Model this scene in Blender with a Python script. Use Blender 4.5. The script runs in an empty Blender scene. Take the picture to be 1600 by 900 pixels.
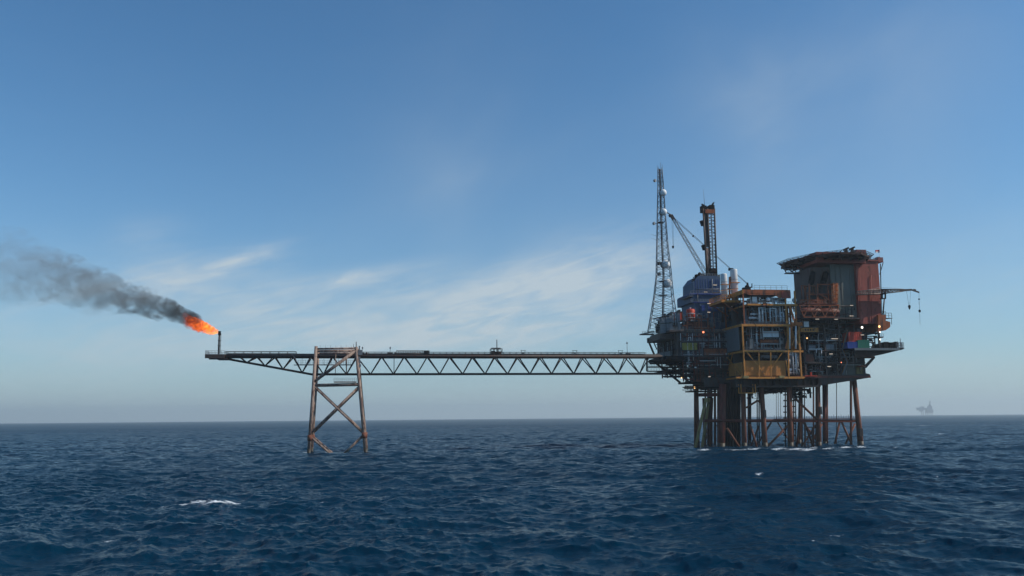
import bpy, math, random
import numpy as np
from mathutils import Vector, Matrix
rnd = random.Random(7)
S = bpy.context.scene
COL = S.collection

# ------------------------------------------------------------------ camera
FPX, CAMZ = 1320.0, 12.5
PITCH, ROLL = math.atan(203.0/FPX), math.atan(12.0/1350.0)
CAM = Vector((0, 0, CAMZ))
_F = Vector((0, math.cos(PITCH), math.sin(PITCH)))
_U0 = Vector((0, -math.sin(PITCH), math.cos(PITCH)))
_R0 = Vector((1, 0, 0))
_R = _R0*math.cos(ROLL) - _U0*math.sin(ROLL)
_U = _U0*math.cos(ROLL) + _R0*math.sin(ROLL)
cam_d = bpy.data.cameras.new('camera'); cam = bpy.data.objects.new('camera', cam_d); COL.objects.link(cam)
cam_d.sensor_width = 36; cam_d.lens = 36*FPX/1600; cam_d.clip_start = 0.5; cam_d.clip_end = 60000
cam.matrix_world = Matrix(((_R.x, _U.x, -_F.x, 0), (_R.y, _U.y, -_F.y, 0), (_R.z, _U.z, -_F.z, CAMZ), (0, 0, 0, 1)))
S.camera = cam

def ray(px, py): return (_F*FPX + _R*(px-800) - _U*(py-450)).normalized()
def at(px, py, Y):
    d = ray(px, py); return CAM + d*(Y/d.y)

# survey frame of the platform: u along its front, v away from the viewer, z up
YAW = math.atan(0.137); CO, SI = math.cos(YAW), math.sin(YAW)
ORG = Vector((104.0, 349.0, 0))
def H(px, py, v=0.0):
    d = ray(px, py)
    n = Vector((-SI, CO, 0))
    t = ((ORG - CAM).dot(n) + v)/d.dot(n)
    p = CAM + d*t - ORG
    return Vector((p.x*CO + p.y*SI, v, p.z))
def world(p): return Vector((ORG.x + p[0]*CO - p[1]*SI, ORG.y + p[0]*SI + p[1]*CO, p[2]))
def R(x0, y0, x1, y1, v):
    xm, ym = (x0+x1)/2, (y0+y1)/2
    return (H(x0, ym, v).x, H(x1, ym, v).x, H(xm, y1, v).z, H(xm, y0, v).z)

# ------------------------------------------------------------------ mesh builder
class MB:
    def __init__(s): s.v = []; s.f = []; s.sm = []
    def add(s, vs, fs, smooth=False):
        o = len(s.v); s.v += [tuple(p) for p in vs]
        s.f += [tuple(i+o for i in f) for f in fs]; s.sm += [smooth]*len(fs); return s
    def box(s, u0, u1, v0, v1, z0, z1):
        vs = [(u0,v0,z0),(u1,v0,z0),(u1,v1,z0),(u0,v1,z0),(u0,v0,z1),(u1,v0,z1),(u1,v1,z1),(u0,v1,z1)]
        return s.add(vs, [(0,3,2,1),(4,5,6,7),(0,1,5,4),(1,2,6,5),(2,3,7,6),(3,0,4,7)])
    def rbox(s, x0, y0, x1, y1, v0, v1):
        u0, u1, z0, z1 = R(x0, y0, x1, y1, v0); return s.box(u0, u1, v0, v1, z0, z1)
    def tube(s, p, q, r, r2=None, n=8):
        p, q = Vector(p), Vector(q); r2 = r if r2 is None else r2
        d = (q-p)
        if d.length < 1e-6: return s
        d.normalize(); a = d.orthogonal().normalized(); b = d.cross(a)
        vs = [p + (a*math.cos(t)+b*math.sin(t))*r for t in [2*math.pi*i/n for i in range(n)]]
        vs += [q + (a*math.cos(t)+b*math.sin(t))*r2 for t in [2*math.pi*i/n for i in range(n)]]
        s.add(vs, [(i, (i+1) % n, n+(i+1) % n, n+i) for i in range(n)], True)
        o = len(s.v)-2*n
        s.f += [tuple(o+i for i in range(n-1, -1, -1)), tuple(o+n+i for i in range(n))]; s.sm += [False, False]
        return s
    def path(s, pts, r, n=6):
        for a, b in zip(pts[:-1], pts[1:]): s.tube(a, b, r, n=n)
        return s
    def beam(s, p, q, w, h=None):
        h = w if h is None else h
        p, q = Vector(p), Vector(q); d = (q-p)
        if d.length < 1e-6: return s
        d.normalize()
        up = Vector((0,0,1)) if abs(d.z) < .95 else Vector((0,1,0))
        a = d.cross(up).normalized(); b = a.cross(d)
        vs = [e + a*x*w/2 + b*y*h/2 for e in (p, q) for x, y in ((-1,-1),(1,-1),(1,1),(-1,1))]
        return s.add(vs, [(0,1,2,3),(7,6,5,4),(0,4,5,1),(1,5,6,2),(2,6,7,3),(3,7,4,0)])
    def prism(s, poly, v0, v1):            # outline in (u, z), extruded along v
        n = len(poly)
        vs = [(a, v0, b) for a, b in poly]+[(a, v1, b) for a, b in poly]
        return s.add(vs, [tuple(range(n)), tuple(range(2*n-1, n-1, -1))]+[(i, n+i, n+(i+1) % n, (i+1) % n) for i in range(n)])
    def slab(s, poly, z0, z1):             # outline in (u, v), extruded along z
        n = len(poly)
        vs = [(a, b, z0) for a, b in poly]+[(a, b, z1) for a, b in poly]
        return s.add(vs, [tuple(range(n-1, -1, -1)), tuple(range(n, 2*n))]+[(i, (i+1) % n, n+(i+1) % n, n+i) for i in range(n)])
    def ball(s, c, rx, ry=None, rz=None, n=14, m=9):
        ry = rx if ry is None else ry; rz = rx if rz is None else rz
        vs = [(c[0], c[1], c[2]-rz)]
        for j in range(1, m):
            t = -math.pi/2+math.pi*j/m
            vs += [(c[0]+rx*math.cos(t)*math.cos(2*math.pi*i/n), c[1]+ry*math.cos(t)*math.sin(2*math.pi*i/n), c[2]+rz*math.sin(t)) for i in range(n)]
        vs.append((c[0], c[1], c[2]+rz)); T = len(vs)-1
        fs = [(0, 1+(i+1) % n, 1+i) for i in range(n)]
        for j in range(m-2):
            a = 1+j*n
            fs += [(a+i, a+(i+1) % n, a+n+(i+1) % n, a+n+i) for i in range(n)]
        a = 1+(m-2)*n
        fs += [(a+i, a+(i+1) % n, T) for i in range(n)]
        return s.add(vs, fs, True)
    def lathe(s, c, prof, n=20):           # profile of (radius, height) above c
        vs = []
        for r, h in prof: vs += [(c[0]+r*math.cos(2*math.pi*i/n), c[1]+r*math.sin(2*math.pi*i/n), c[2]+h) for i in range(n)]
        fs = []
        for j in range(len(prof)-1):
            fs += [(j*n+i, j*n+(i+1) % n, (j+1)*n+(i+1) % n, (j+1)*n+i) for i in range(n)]
        s.add(vs, fs, True); o = len(s.v)-len(vs)
        s.f += [tuple(o+i for i in range(n-1, -1, -1)), tuple(o+(len(prof)-1)*n+i for i in range(n))]; s.sm += [False]*2
        return s
    def rail(s, pts, h=1.15, step=2.0, r=.05):
        pts = [Vector(p) for p in pts]; up = Vector((0, 0, h))
        for a, b in zip(pts[:-1], pts[1:]):
            s.beam(a+up, b+up, 2*r); s.beam(a+up*.55, b+up*.55, 1.6*r); s.beam(a+up*.1, b+up*.1, 1.4*r, 3*r)
            k = max(1, round((b-a).length/step))
            for i in range(k+1):
                p = a.lerp(b, i/k); s.beam(p, p+up, 2*r)
        return s
    def lattice(s, p, q, w0, w1, k, rc=.12, rd=.06, n=5):   # square box lattice from p to q
        p, q = Vector(p), Vector(q); d = (q-p).normalized()
        up = Vector((0,0,1)) if abs(d.z) < .95 else Vector((0,1,0))
        a = d.cross(up).normalized(); b = a.cross(d)
        def c(t, i):
            w = (w0+(w1-w0)*t)/2; x, y = ((-1,-1),(1,-1),(1,1),(-1,1))[i % 4]
            return p.lerp(q, t)+a*x*w+b*y*w
        for i in range(4): s.tube(c(0, i), c(1, i), rc, n=n)
        for j in range(k):
            for i in range(4):
                t0, t1 = j/k, (j+1)/k
                s.beam(c(t0, i), c(t1, i+1), 2*rd) if j % 2 else s.beam(c(t0, i+1), c(t1, i), 2*rd)
                s.beam(c(t1, i), c(t1, i+1), 2*rd)
        return s
    def ladder(s, p, q, w=.5, r=.04):
        p, q = Vector(p), Vector(q); a = Vector((w/2, 0, 0))
        s.beam(p-a, q-a, 2*r); s.beam(p+a, q+a, 2*r)
        k = int((q-p).length/.6)
        for i in range(k): m = p.lerp(q, (i+.5)/k); s.beam(m-a, m+a, 1.4*r)
        return s
    def mesh(s, name, mat, base):
        me = bpy.data.meshes.new(name)
        me.from_pydata([(x-base[0], y-base[1], z-base[2]) for x, y, z in s.v], [], s.f)
        me.polygons.foreach_set('use_smooth', s.sm)
        me.materials.append(mat); me.update(); return me

# ------------------------------------------------------------------ objects
BASE = {}
def thing(name, label, cat, base, group=None, kind=None):
    o = bpy.data.objects.new(name, None); COL.objects.link(o)
    o.empty_display_size = .5
    o.location = world(base); o.rotation_euler = (0, 0, YAW)
    o['label'] = label; o['category'] = cat
    if group: o['group'] = group
    if kind: o['kind'] = kind
    BASE[o.name] = Vector(base); return o
def part(name, mb, mat, parent, label=None):
    if not mb.v: return None
    root = parent
    while root.parent: root = root.parent
    o = bpy.data.objects.new(name, mb.mesh(name, mat, BASE[root.name])); COL.objects.link(o); o.parent = parent
    if label: o['label'] = label
    return o
def single(name, mb, mat, label, cat, base, group=None):
    o = bpy.data.objects.new(name, mb.mesh(name, mat, base)); COL.objects.link(o)
    o.location = world(base); o.rotation_euler = (0, 0, YAW); o['label'] = label; o['category'] = cat
    if group: o['group'] = group
    BASE[o.name] = Vector(base); return o
def copy_tree(o, parent=None):
    c = o.copy(); COL.objects.link(c)
    if parent: c.parent = parent
    for ch in list(o.children): copy_tree(ch, c)
    return c
def dup(o, base, label, group=None, scale=None, rotz=None):
    c = copy_tree(o); c.location = world(base); c['label'] = label
    if group: c['group'] = group
    if scale: c.scale = scale
    if rotz is not None: c.rotation_euler = (0, 0, YAW+rotz)
    BASE[c.name] = Vector(base); return c

# ------------------------------------------------------------------ materials
def nodes(m):
    m.use_nodes = True; nt = m.node_tree; nt.nodes.clear(); return nt
def link(nt, a, b): nt.links.new(a, b)
def N(nt, t, **kw):
    n = nt.nodes.new(t)
    for k, val in kw.items():
        if k.startswith('i_'): n.inputs[k[2:]].default_value = val
        else: setattr(n, k, val)
    return n
def rgb(c, a=1): return (c[0], c[1], c[2], a)
def steel(name, c, rust=.35, rough=.55, metal=0.0, rustc=(.075, .026, .012), scale=.35, streak=True, bump=.25, spec=.3):
    m = bpy.data.materials.new(name); nt = nodes(m)
    out = N(nt, 'ShaderNodeOutputMaterial'); b = N(nt, 'ShaderNodeBsdfPrincipled')
    tc = N(nt, 'ShaderNodeTexCoord'); mp = N(nt, 'ShaderNodeMapping')
    mp.inputs['Scale'].default_value = (1, 1, .28 if streak else 1)
    link(nt, tc.outputs['Object'], mp.inputs['Vector'])
    n1 = N(nt, 'ShaderNodeTexNoise'); n1.inputs['Scale'].default_value = scale*2.2; n1.inputs['Detail'].default_value = 6; n1.inputs['Roughness'].default_value = .7
    n2 = N(nt, 'ShaderNodeTexNoise'); n2.inputs['Scale'].default_value = scale*.6; n2.inputs['Detail'].default_value = 4
    for n in (n1, n2): link(nt, mp.outputs[0], n.inputs['Vector'])
    rp = N(nt, 'ShaderNodeValToRGB'); e = rp.color_ramp.elements
    t = .72-.34*rust; e[0].position = t-.05; e[1].position = t+.09; e[0].color = (0,0,0,1); e[1].color = (1,1,1,1)
    link(nt, n1.outputs['Fac'], rp.inputs['Fac'])
    mx0 = N(nt, 'ShaderNodeMix', data_type='RGBA'); mx0.inputs['A'].default_value = rgb([x*.68 for x in c]); mx0.inputs['B'].default_value = rgb([min(1, x*1.3) for x in c])
    link(nt, n2.outputs['Fac'], mx0.inputs['Factor'])
    mx = N(nt, 'ShaderNodeMix', data_type='RGBA'); link(nt, rp.outputs['Color'], mx.inputs['Factor'])
    link(nt, mx0.outputs['Result'], mx.inputs['A']); mx.inputs['B'].default_value = rgb(rustc)
    link(nt, mx.outputs['Result'], b.inputs['Base Color'])
    b.inputs['Specular IOR Level'].default_value = spec; b.inputs['Roughness'].default_value = rough; b.inputs['Metallic'].default_value = metal
    bp = N(nt, 'ShaderNodeBump'); bp.inputs['Strength'].default_value = bump; bp.inputs['Distance'].default_value = .1
    link(nt, n1.outputs['Fac'], bp.inputs['Height']); link(nt, bp.outputs[0], b.inputs['Normal'])
    link(nt, b.outputs[0], out.inputs['Surface']); return m
def panel(name, c, period=1.2, rust=.25, rough=.6, c2=None):   # ribbed / panelled cladding
    m = steel(name, c, rust, rough); nt = m.node_tree
    b = next(n for n in nt.nodes if n.type == 'BSDF_PRINCIPLED')
    tc = next(n for n in nt.nodes if n.type == 'TEX_COORD'); bp = next(n for n in nt.nodes if n.type == 'BUMP')
    w = N(nt, 'ShaderNodeTexWave', wave_type='BANDS', bands_direction='X'); w.inputs['Scale'].default_value = .314/period; w.inputs['Distortion'].default_value = 0
    link(nt, tc.outputs['Object'], w.inputs['Vector'])
    b2 = N(nt, 'ShaderNodeBump'); b2.inputs['Strength'].default_value = .16; b2.inputs['Distance'].default_value = .08
    link(nt, w.outputs['Fac'], b2.inputs['Height']); link(nt, bp.outputs[0], b2.inputs['Normal']); link(nt, b2.outputs[0], b.inputs['Normal'])
    return m
def glow(name, c, st):
    m = bpy.data.materials.new(name); nt = nodes(m); out = N(nt, 'ShaderNodeOutputMaterial')
    e = N(nt, 'ShaderNodeEmission'); e.inputs['Color'].default_value = rgb(c); e.inputs['Strength'].default_value = st
    link(nt, e.outputs[0], out.inputs['Surface']); return m
M = dict(
    dark=steel('dark_steel', (.034, .033, .033), .45),
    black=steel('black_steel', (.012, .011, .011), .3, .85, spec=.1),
    girder=steel('girder_steel', (.06, .044, .038), .5),
    rustred=steel('rust_red_steel', (.15, .035, .022), .5),
    jacket=steel('jacket_steel', (.17, .058, .032), .5, .75, scale=.5),
    jacketpale=steel('pale_pile_steel', (.34, .25, .10), .45, .7, scale=.6),
    pale=steel('weathered_pale_steel', (.33, .235, .185), .6, .7, rustc=(.10, .045, .032), scale=.5),
    ochre=steel('ochre_paint', (.60, .235, .045), .42),
    orange=steel('orange_paint', (.55, .15, .03), .35),
    rustor=steel('rusty_orange_paint', (.34, .085, .025), .5),
    tan=panel('ochre_cladding', (.56, .22, .05), 1.0, .3),
    brown=panel('brown_red_cladding', (.32, .068, .045), 2.2, .35),
    green=panel('grey_green_cladding', (.15, .15, .125), 2.6, .2),
    gdark=panel('dark_grey_cladding', (.062, .055, .05), 2.6, .45),
    wallgrey=panel('weathered_grey_cladding', (.105, .068, .055), 2.6, .5),
    under=steel('helideck_underside', (.07, .035, .03), .5, .8, spec=.15),
    blue=panel('blue_cladding', (.042, .082, .15), 3.0, .15),
    bluegrey=panel('blue_grey_cladding', (.135, .15, .155), 1.1, .25),
    grey=steel('grey_steel', (.2, .21, .22), .3),
    silver=steel('silver_cladding', (.68, .68, .66), .15, .4, .0, rustc=(.25, .22, .2)),
    white=steel('white_paint', (.78, .78, .76), .12, .45, rustc=(.4, .33, .26)),
    red=steel('red_paint', (.52, .05, .022), .2),
    yellow=steel('faded_yellow_paint', (.34, .27, .045), .45),
    cblue=steel('blue_paint', (.03, .07, .28), .3),
    cgreen=steel('green_paint', (.02, .17, .10), .3),
    growth=steel('wet_marine_growth', (.035, .034, .022), .5, .5, scale=1.2),
    glass=steel('dark_window_glass', (.02, .025, .03), .05, .12),
    net=steel('net_grey', (.05, .055, .06), .2),
    lamp=glow('lamp_white', (1, .93, .80), 2.6), lampo=glow('lamp_orange', (1, .55, .22), 3), lampr=glow('lamp_red', (1, .25, .12), 2.6),
    strip=glow('strip_white', (1, .85, .70), .55),
)
# ------------------------------------------------------------------ sky and sun
SUN_EL, SUN_AZ = math.radians(39), math.radians(97)      # azimuth clockwise from +Y
S.view_settings.view_transform = 'Standard'; S.view_settings.look = 'None'
S.view_settings.exposure = 0; S.view_settings.gamma = 1
W = bpy.data.worlds.new('World'); S.world = W
nt = nodes(W)
wo = N(nt, 'ShaderNodeOutputWorld'); bg = N(nt, 'ShaderNodeBackground'); bg.inputs['Strength'].default_value = .075
sky = N(nt, 'ShaderNodeTexSky', sky_type='NISHITA', sun_disc=False, sun_elevation=SUN_EL, sun_rotation=SUN_AZ)
sky.altitude = 0; sky.air_density = 1.0; sky.dust_density = .6; sky.ozone_density = 2.2
def mth(op, a, b=None, c=None, clamp=False):
    n = N(nt, 'ShaderNodeMath', operation=op); n.use_clamp = clamp
    for i, x in enumerate((a, b, c)):
        if x is None: continue
        if isinstance(x, (int, float)): n.inputs[i].default_value = x
        else: link(nt, x, n.inputs[i])
    return n.outputs[0]
def ramp(x, lo, hi): 
    n = N(nt, 'ShaderNodeMapRange', interpolation_type='SMOOTHSTEP'); link(nt, x, n.inputs['Value'])
    n.inputs['From Min'].default_value = lo; n.inputs['From Max'].default_value = hi; return n.outputs['Result']
tc = N(nt, 'ShaderNodeTexCoord'); sx = N(nt, 'ShaderNodeSeparateXYZ'); link(nt, tc.outputs['Generated'], sx.inputs[0])
AZ = mth('ARCTAN2', sx.outputs['X'], sx.outputs['Y']); EL = mth('ARCSINE', sx.outputs['Z'])
def blob(px, py, wx, wy, ang, amp):       # soft patch of the sky, centre and half widths in degrees
    d = ray(px, py); a0, e0 = math.atan2(d.x, d.y), math.asin(d.z); c, s = math.cos(math.radians(ang)), math.sin(math.radians(ang))
    da, de = mth('SUBTRACT', AZ, a0), mth('SUBTRACT', EL, e0)
    x = mth('DIVIDE', mth('ADD', mth('MULTIPLY', da, c), mth('MULTIPLY', de, s)), math.radians(wx))
    y = mth('DIVIDE', mth('SUBTRACT', mth('MULTIPLY', de, c), mth('MULTIPLY', da, s)), math.radians(wy))
    r2 = mth('ADD', mth('MULTIPLY', x, x), mth('MULTIPLY', y, y))
    return mth('MULTIPLY', mth('EXPONENT', mth('MULTIPLY', r2, -1.0)), amp)
def streaks(sx_, sy_, ang, scale, detail, seed, dist=1.2):
    cb = N(nt, 'ShaderNodeCombineXYZ'); link(nt, AZ, cb.inputs['X']); link(nt, EL, cb.inputs['Y']); cb.inputs['Z'].default_value = seed
    mp0 = N(nt, 'ShaderNodeMapping'); mp0.inputs['Rotation'].default_value = (0, 0, math.radians(-ang)); link(nt, cb.outputs[0], mp0.inputs['Vector'])
    mp = N(nt, 'ShaderNodeMapping'); mp.inputs['Scale'].default_value = (sx_, sy_, 1); link(nt, mp0.outputs[0], mp.inputs['Vector'])
    n = N(nt, 'ShaderNodeTexNoise'); n.inputs['Scale'].default_value = scale; n.inputs['Detail'].default_value = detail
    n.inputs['Roughness'].default_value = .58; n.inputs['Distortion'].default_value = dist
    link(nt, mp.outputs[0], n.inputs['Vector']); return n.outputs['Fac']
n_soft = streaks(1, 2.6, 10, 5.5, 7, 3.1, .6)
n_fine = streaks(1, 5.0, 14, 14, 8, 9.4, 1.0)
blobs = [(290, 428, 5.0, .9, 14, .95), (385, 403, 2.2, .4, 22, .9), (235, 370, 2.2, 1.1, 10, .28), (540, 440, 4.6, .6, 12, .95), (700, 475, 7, 1.7, 6, .95),
         (900, 445, 7, 2.4, 14, 1.25), (420, 490, 6.5, 2.2, -6, 1.0), (260, 540, 8, 1.6, 4, .55), (640, 535, 9, 1.2, 2, .5), (1400, 575, 8, 1.0, 0, .4), (820, 510, 11, 1.5, 3, .8),
         (1190, 200, 3.0, 7.5, 25, .20), (720, 190, 6, 9, 0, .10), (1180, 130, 8, 2.0, 8, .10), (760, 270, 6, 1.2, 20, .14), (1430, 90, 6, 4, 0, .2), (1280, 270, 9, 9, 0, .28), (760, 300, 8, 6, 0, .14), (60, 520, 7, 4, 0, .35), (1560, 430, 7, 3, 10, .25)]
tot = hi = None
for bl in blobs:
    v_ = blob(*bl)
    if bl[1] < 310: hi = v_ if hi is None else mth('ADD', hi, v_)
    else: tot = v_ if tot is None else mth('ADD', tot, v_)
n_wide = streaks(1, 1.5, 30, 3.2, 6, 5.7, .8)
soft = mth('MULTIPLY', ramp(n_soft, .22, .80), .62)
fine = mth('MULTIPLY', ramp(n_fine, .30, .80), .58)
cloud = mth('MULTIPLY', tot, mth('ADD', mth('ADD', soft, fine), .12), clamp=True)
cloud = mth('ADD', cloud, mth('MULTIPLY', hi, mth('MULTIPLY_ADD', ramp(n_wide, .25, .8), .55, .22)), clamp=True)
veil = mth('MULTIPLY', ramp(n_soft, .45, .9), .02)
cloud = mth('MULTIPLY', mth('ADD', cloud, veil, clamp=True), .80)
hz = mth('MULTIPLY', mth('EXPONENT', mth('MULTIPLY', mth('ABSOLUTE', EL), -9.5)), .78)      # pale band of low haze
grade = N(nt, 'ShaderNodeMix', data_type='RGBA', blend_type='MULTIPLY'); grade.inputs['Factor'].default_value = 1; grade.inputs['B'].default_value = (.74, 1.30, 1.60, 1)
link(nt, sky.outputs[0], grade.inputs['A'])
m1 = N(nt, 'ShaderNodeMix', data_type='RGBA'); link(nt, hz, m1.inputs['Factor']); link(nt, grade.outputs['Result'], m1.inputs['A']); m1.inputs['B'].default_value = (6.5, 7.5, 8.3, 1)
m2 = N(nt, 'ShaderNodeMix', data_type='RGBA'); link(nt, cloud, m2.inputs['Factor']); link(nt, m1.outputs['Result'], m2.inputs['A']); m2.inputs['B'].default_value = (7.4, 8.4, 9.0, 1)
link(nt, m2.outputs['Result'], bg.inputs['Color']); link(nt, bg.outputs[0], wo.inputs['Surface'])

sd = bpy.data.lights.new('sun', 'SUN'); sun = bpy.data.objects.new('sun', sd); COL.objects.link(sun)
sd.energy = 3.8; sd.angle = math.radians(.53); sd.color = (1, .93, .82)
sdir = Vector((math.sin(SUN_AZ)*math.cos(SUN_EL), math.cos(SUN_AZ)*math.cos(SUN_EL), math.sin(SUN_EL)))
sun.rotation_euler = (-sdir).to_track_quat('-Z', 'Y').to_euler(); sun.location = (0, 0, 300)

# ------------------------------------------------------------------ sea
def ocean_tile(n, L, lo, hi, hs, wdir, seed, spread=1.5, slope=3.6, chop=.95):
    g = np.random.default_rng(seed)
    k1 = np.fft.fftfreq(n, L/n)*2*np.pi
    kx, ky = np.meshgrid(k1, k1, indexing='ij'); k = np.hypot(kx, ky); k[0, 0] = 1
    kp = 2*np.pi/hi*1.25
    P = k**-slope*np.exp(-1.2*(kp/k)**2)
    c = (kx*wdir[0]+ky*wdir[1])/k
    P *= np.abs(c)**spread*(.12+.88*(c > 0))+.03
    P[(k < 2*np.pi/(hi*1.6)) | (k > 2*np.pi/lo)] = 0; P[0, 0] = 0
    A = np.sqrt(P)*(g.normal(size=(n, n))+1j*g.normal(size=(n, n)))
    h = np.real(np.fft.ifft2(A)); sc = hs/4/h.std(); A *= sc; h *= sc
    dx = np.real(np.fft.ifft2(1j*kx/k*A)); dy = np.real(np.fft.ifft2(1j*ky/k*A))
    jxx = np.real(np.fft.ifft2(-kx*kx/k*A)); jyy = np.real(np.fft.ifft2(-ky*ky/k*A)); jxy = np.real(np.fft.ifft2(-kx*ky/k*A))
    lam = chop
    J = (1+lam*jxx)*(1+lam*jyy)-(lam*jxy)**2
    return [h, lam*dx, lam*dy, J]
def sample(t, n, L, x, y):
    fx = (x/L*n) % n; fy = (y/L*n) % n
    i0 = np.floor(fx).astype(int) % n; j0 = np.floor(fy).astype(int) % n; a = fx-np.floor(fx); b = fy-np.floor(fy)
    i1 = (i0+1) % n; j1 = (j0+1) % n
    return t[i0, j0]*(1-a)*(1-b)+t[i1, j0]*a*(1-b)+t[i0, j1]*(1-a)*b+t[i1, j1]*a*b
SEA_R = 13000.0
def build_sea():
    wd = np.array([-.62, -.78])
    n1, L1 = 512, 330.0; T1 = ocean_tile(n1, L1, 2.2, 44.0, 1.28, wd, 3, 1.2, 3.5)
    n2, L2 = 512, 83.0;  T2 = ocean_tile(n2, L2, .5, 5.0, .29, np.array([-.35, -.94]), 8, .8, 3.3, .55)
    r = [2.0, 12, 30]; x = 48.0
    while x < SEA_R:
        r.append(x)
        if x < 220: x += .42
        elif x < 420: x += .42+(x-220)/200*.5
        elif x < 1500: x *= 1.0026
        else: x *= 1.02
    r.append(SEA_R); r = np.array(r)
    fine = np.linspace(-44, 44, 900); a = np.concatenate([np.arange(-180, -44, 4.0), fine, np.arange(48, 180, 4.0)])
    a = np.radians(a); nr, na = len(r), len(a)
    RR, AA = np.meshgrid(r, a, indexing='ij'); X = RR*np.sin(AA); Y = RR*np.cos(AA)
    c1 = np.cos(.35); s1 = np.sin(.35)
    X2, Y2 = X*c1-Y*s1, X*s1+Y*c1
    fade1 = np.clip(1.15-RR/3500, .0, 1); fade2 = np.clip(1.2-RR/520, 0, 1)
    h1, dx1, dy1, J1 = [sample(t, n1, L1, X, Y) for t in T1]
    h2, dx2, dy2, J2 = [sample(t, n2, L2, X2, Y2) for t in T2]
    gust = .75+.5*sample(np.roll(T1[0], 77, 0), n1, L1, X*.11, Y*.11)/1.25*1.6
    gust = np.clip(gust, .35, 1.4)
    Z = h1*fade1+h2*fade2*gust
    XX = X+dx1*fade1+(dx2*c1+dy2*s1)*fade2*gust; YY = Y+dy1*fade1+(-dx2*s1+dy2*c1)*fade2*gust
    foam = np.clip((.50-J1)/.25, 0, 1.05)*np.clip(1.3-RR/2500, .0, 1)
    # breakers and splash the photograph shows, each at its own place on the water
    rel = np.stack([XX, YY, Z-CAMZ], -1); DEP = rel@np.array(_F); ok = np.where(np.abs(DEP) < .1, .1, DEP)
    SPX = 800+FPX*(rel@np.array(_R))/ok; SPY = 450-FPX*(rel@np.array(_U))/ok
    def patch(px, py, lx, ly, amp, ang=0.0):
        nonlocal foam
        near = np.where((np.abs(SPX-px) < 2.5) & (np.abs(SPY-py) < .9) & (DEP > 0), RR, 1e9); k = np.unravel_index(np.argmin(near), near.shape)
        d = ray(px, py); p = CAM+d*(-CAMZ/d.z); c, s = math.cos(ang), math.sin(ang)
        if near[k] < 1e8: p = Vector((X[k], Y[k], 0))
        q = ((X-p.x)*c+(Y-p.y)*s)/lx; w = (-(X-p.x)*s+(Y-p.y)*c)/ly
        foam = np.maximum(foam, amp*np.exp(-(q*q+w*w)))
    for a_ in [(336, 782, 3.6, 1.6, 1.05, -.1), (365, 785, 1.8, 1.0, 1.0, -.2), (308, 784, 2.6, 1.2, .95, 0), (290, 787, 1.6, 1.0, .95, 0), (257, 791, .8, .7, .85, 0), (168, 846, .9, .45, 1, 0), (508, 783, 1.4, .6, .75, 0),
               (1272, 845, .5, .3, .8, 0), (1310, 837, 1.8, .35, .75, .3), (1250, 812, .9, .4, .6, 0), (818, 813, .35, .4, .9, 0), (1186, 740, 1.6, 1.2, .8, 0), (1380, 743, 1.0, .8, .7, 0),
               (1225, 751, 1.0, .8, .6, 0), (700, 775, .7, .5, .5, 0), (183, 672, 5, 8, .9, 0), (600, 676, 8, 10, .6, 0), (965, 677, 6, 9, .6, 0), (1420, 661, 8, 14, .8, 0),
               (1440, 664, 6, 12, .8, 0), (1400, 698, 2.2, 3, .7, 0), (1471, 677, 3, 7, .8, 0), (940, 655, 20, 40, .6, 0), (1465, 745, 1.0, .8, .6, 0)]: patch(*a_)
    for px, py, lx in [(484, 706.5, 3.2), (514, 706, 2.0), (1150, 702, 6), (1180, 701, 4), (1215, 700, 7), (1246, 700.5, 6), (1292, 700, 6), (1325, 698, 5), (1265, 702, 5), (1345, 697, 3), (571, 704, 2.2), (1100, 702, 3.5), (1270, 698, 4)]:
        patch(px, py, lx, 2.4, .95)
    me = bpy.data.meshes.new('sea')
    nv = nr*na
    co = np.stack([XX, YY, Z], -1).reshape(-1, 3).astype(np.float32)
    i = np.arange(nr-1)[:, None]*na; j = np.arange(na); jn = (j+1) % na
    q = np.stack([i+j, i+jn, i+na+jn, i+na+j], -1).reshape(-1, 4)[:, ::-1].astype(np.int32)
    nf = len(q)
    me.vertices.add(nv); me.vertices.foreach_set('co', co.ravel())
    me.loops.add(nf*4); me.loops.foreach_set('vertex_index', np.ascontiguousarray(q).ravel())
    me.polygons.add(nf); me.polygons.foreach_set('loop_start', np.arange(nf, dtype=np.int32)*4)
    try: me.polygons.foreach_set('loop_total', np.full(nf, 4, np.int32))
    except Exception: pass
    me.update(calc_edges=True)
    me.polygons.foreach_set('use_smooth', np.ones(nf, bool))
    at_ = me.attributes.new('foam', 'FLOAT', 'POINT'); at_.data.foreach_set('value', foam.ravel().astype(np.float32))
    o = bpy.data.objects.new('sea', me); COL.objects.link(o); o['kind'] = 'structure'
    return o
sea = build_sea()
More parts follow.
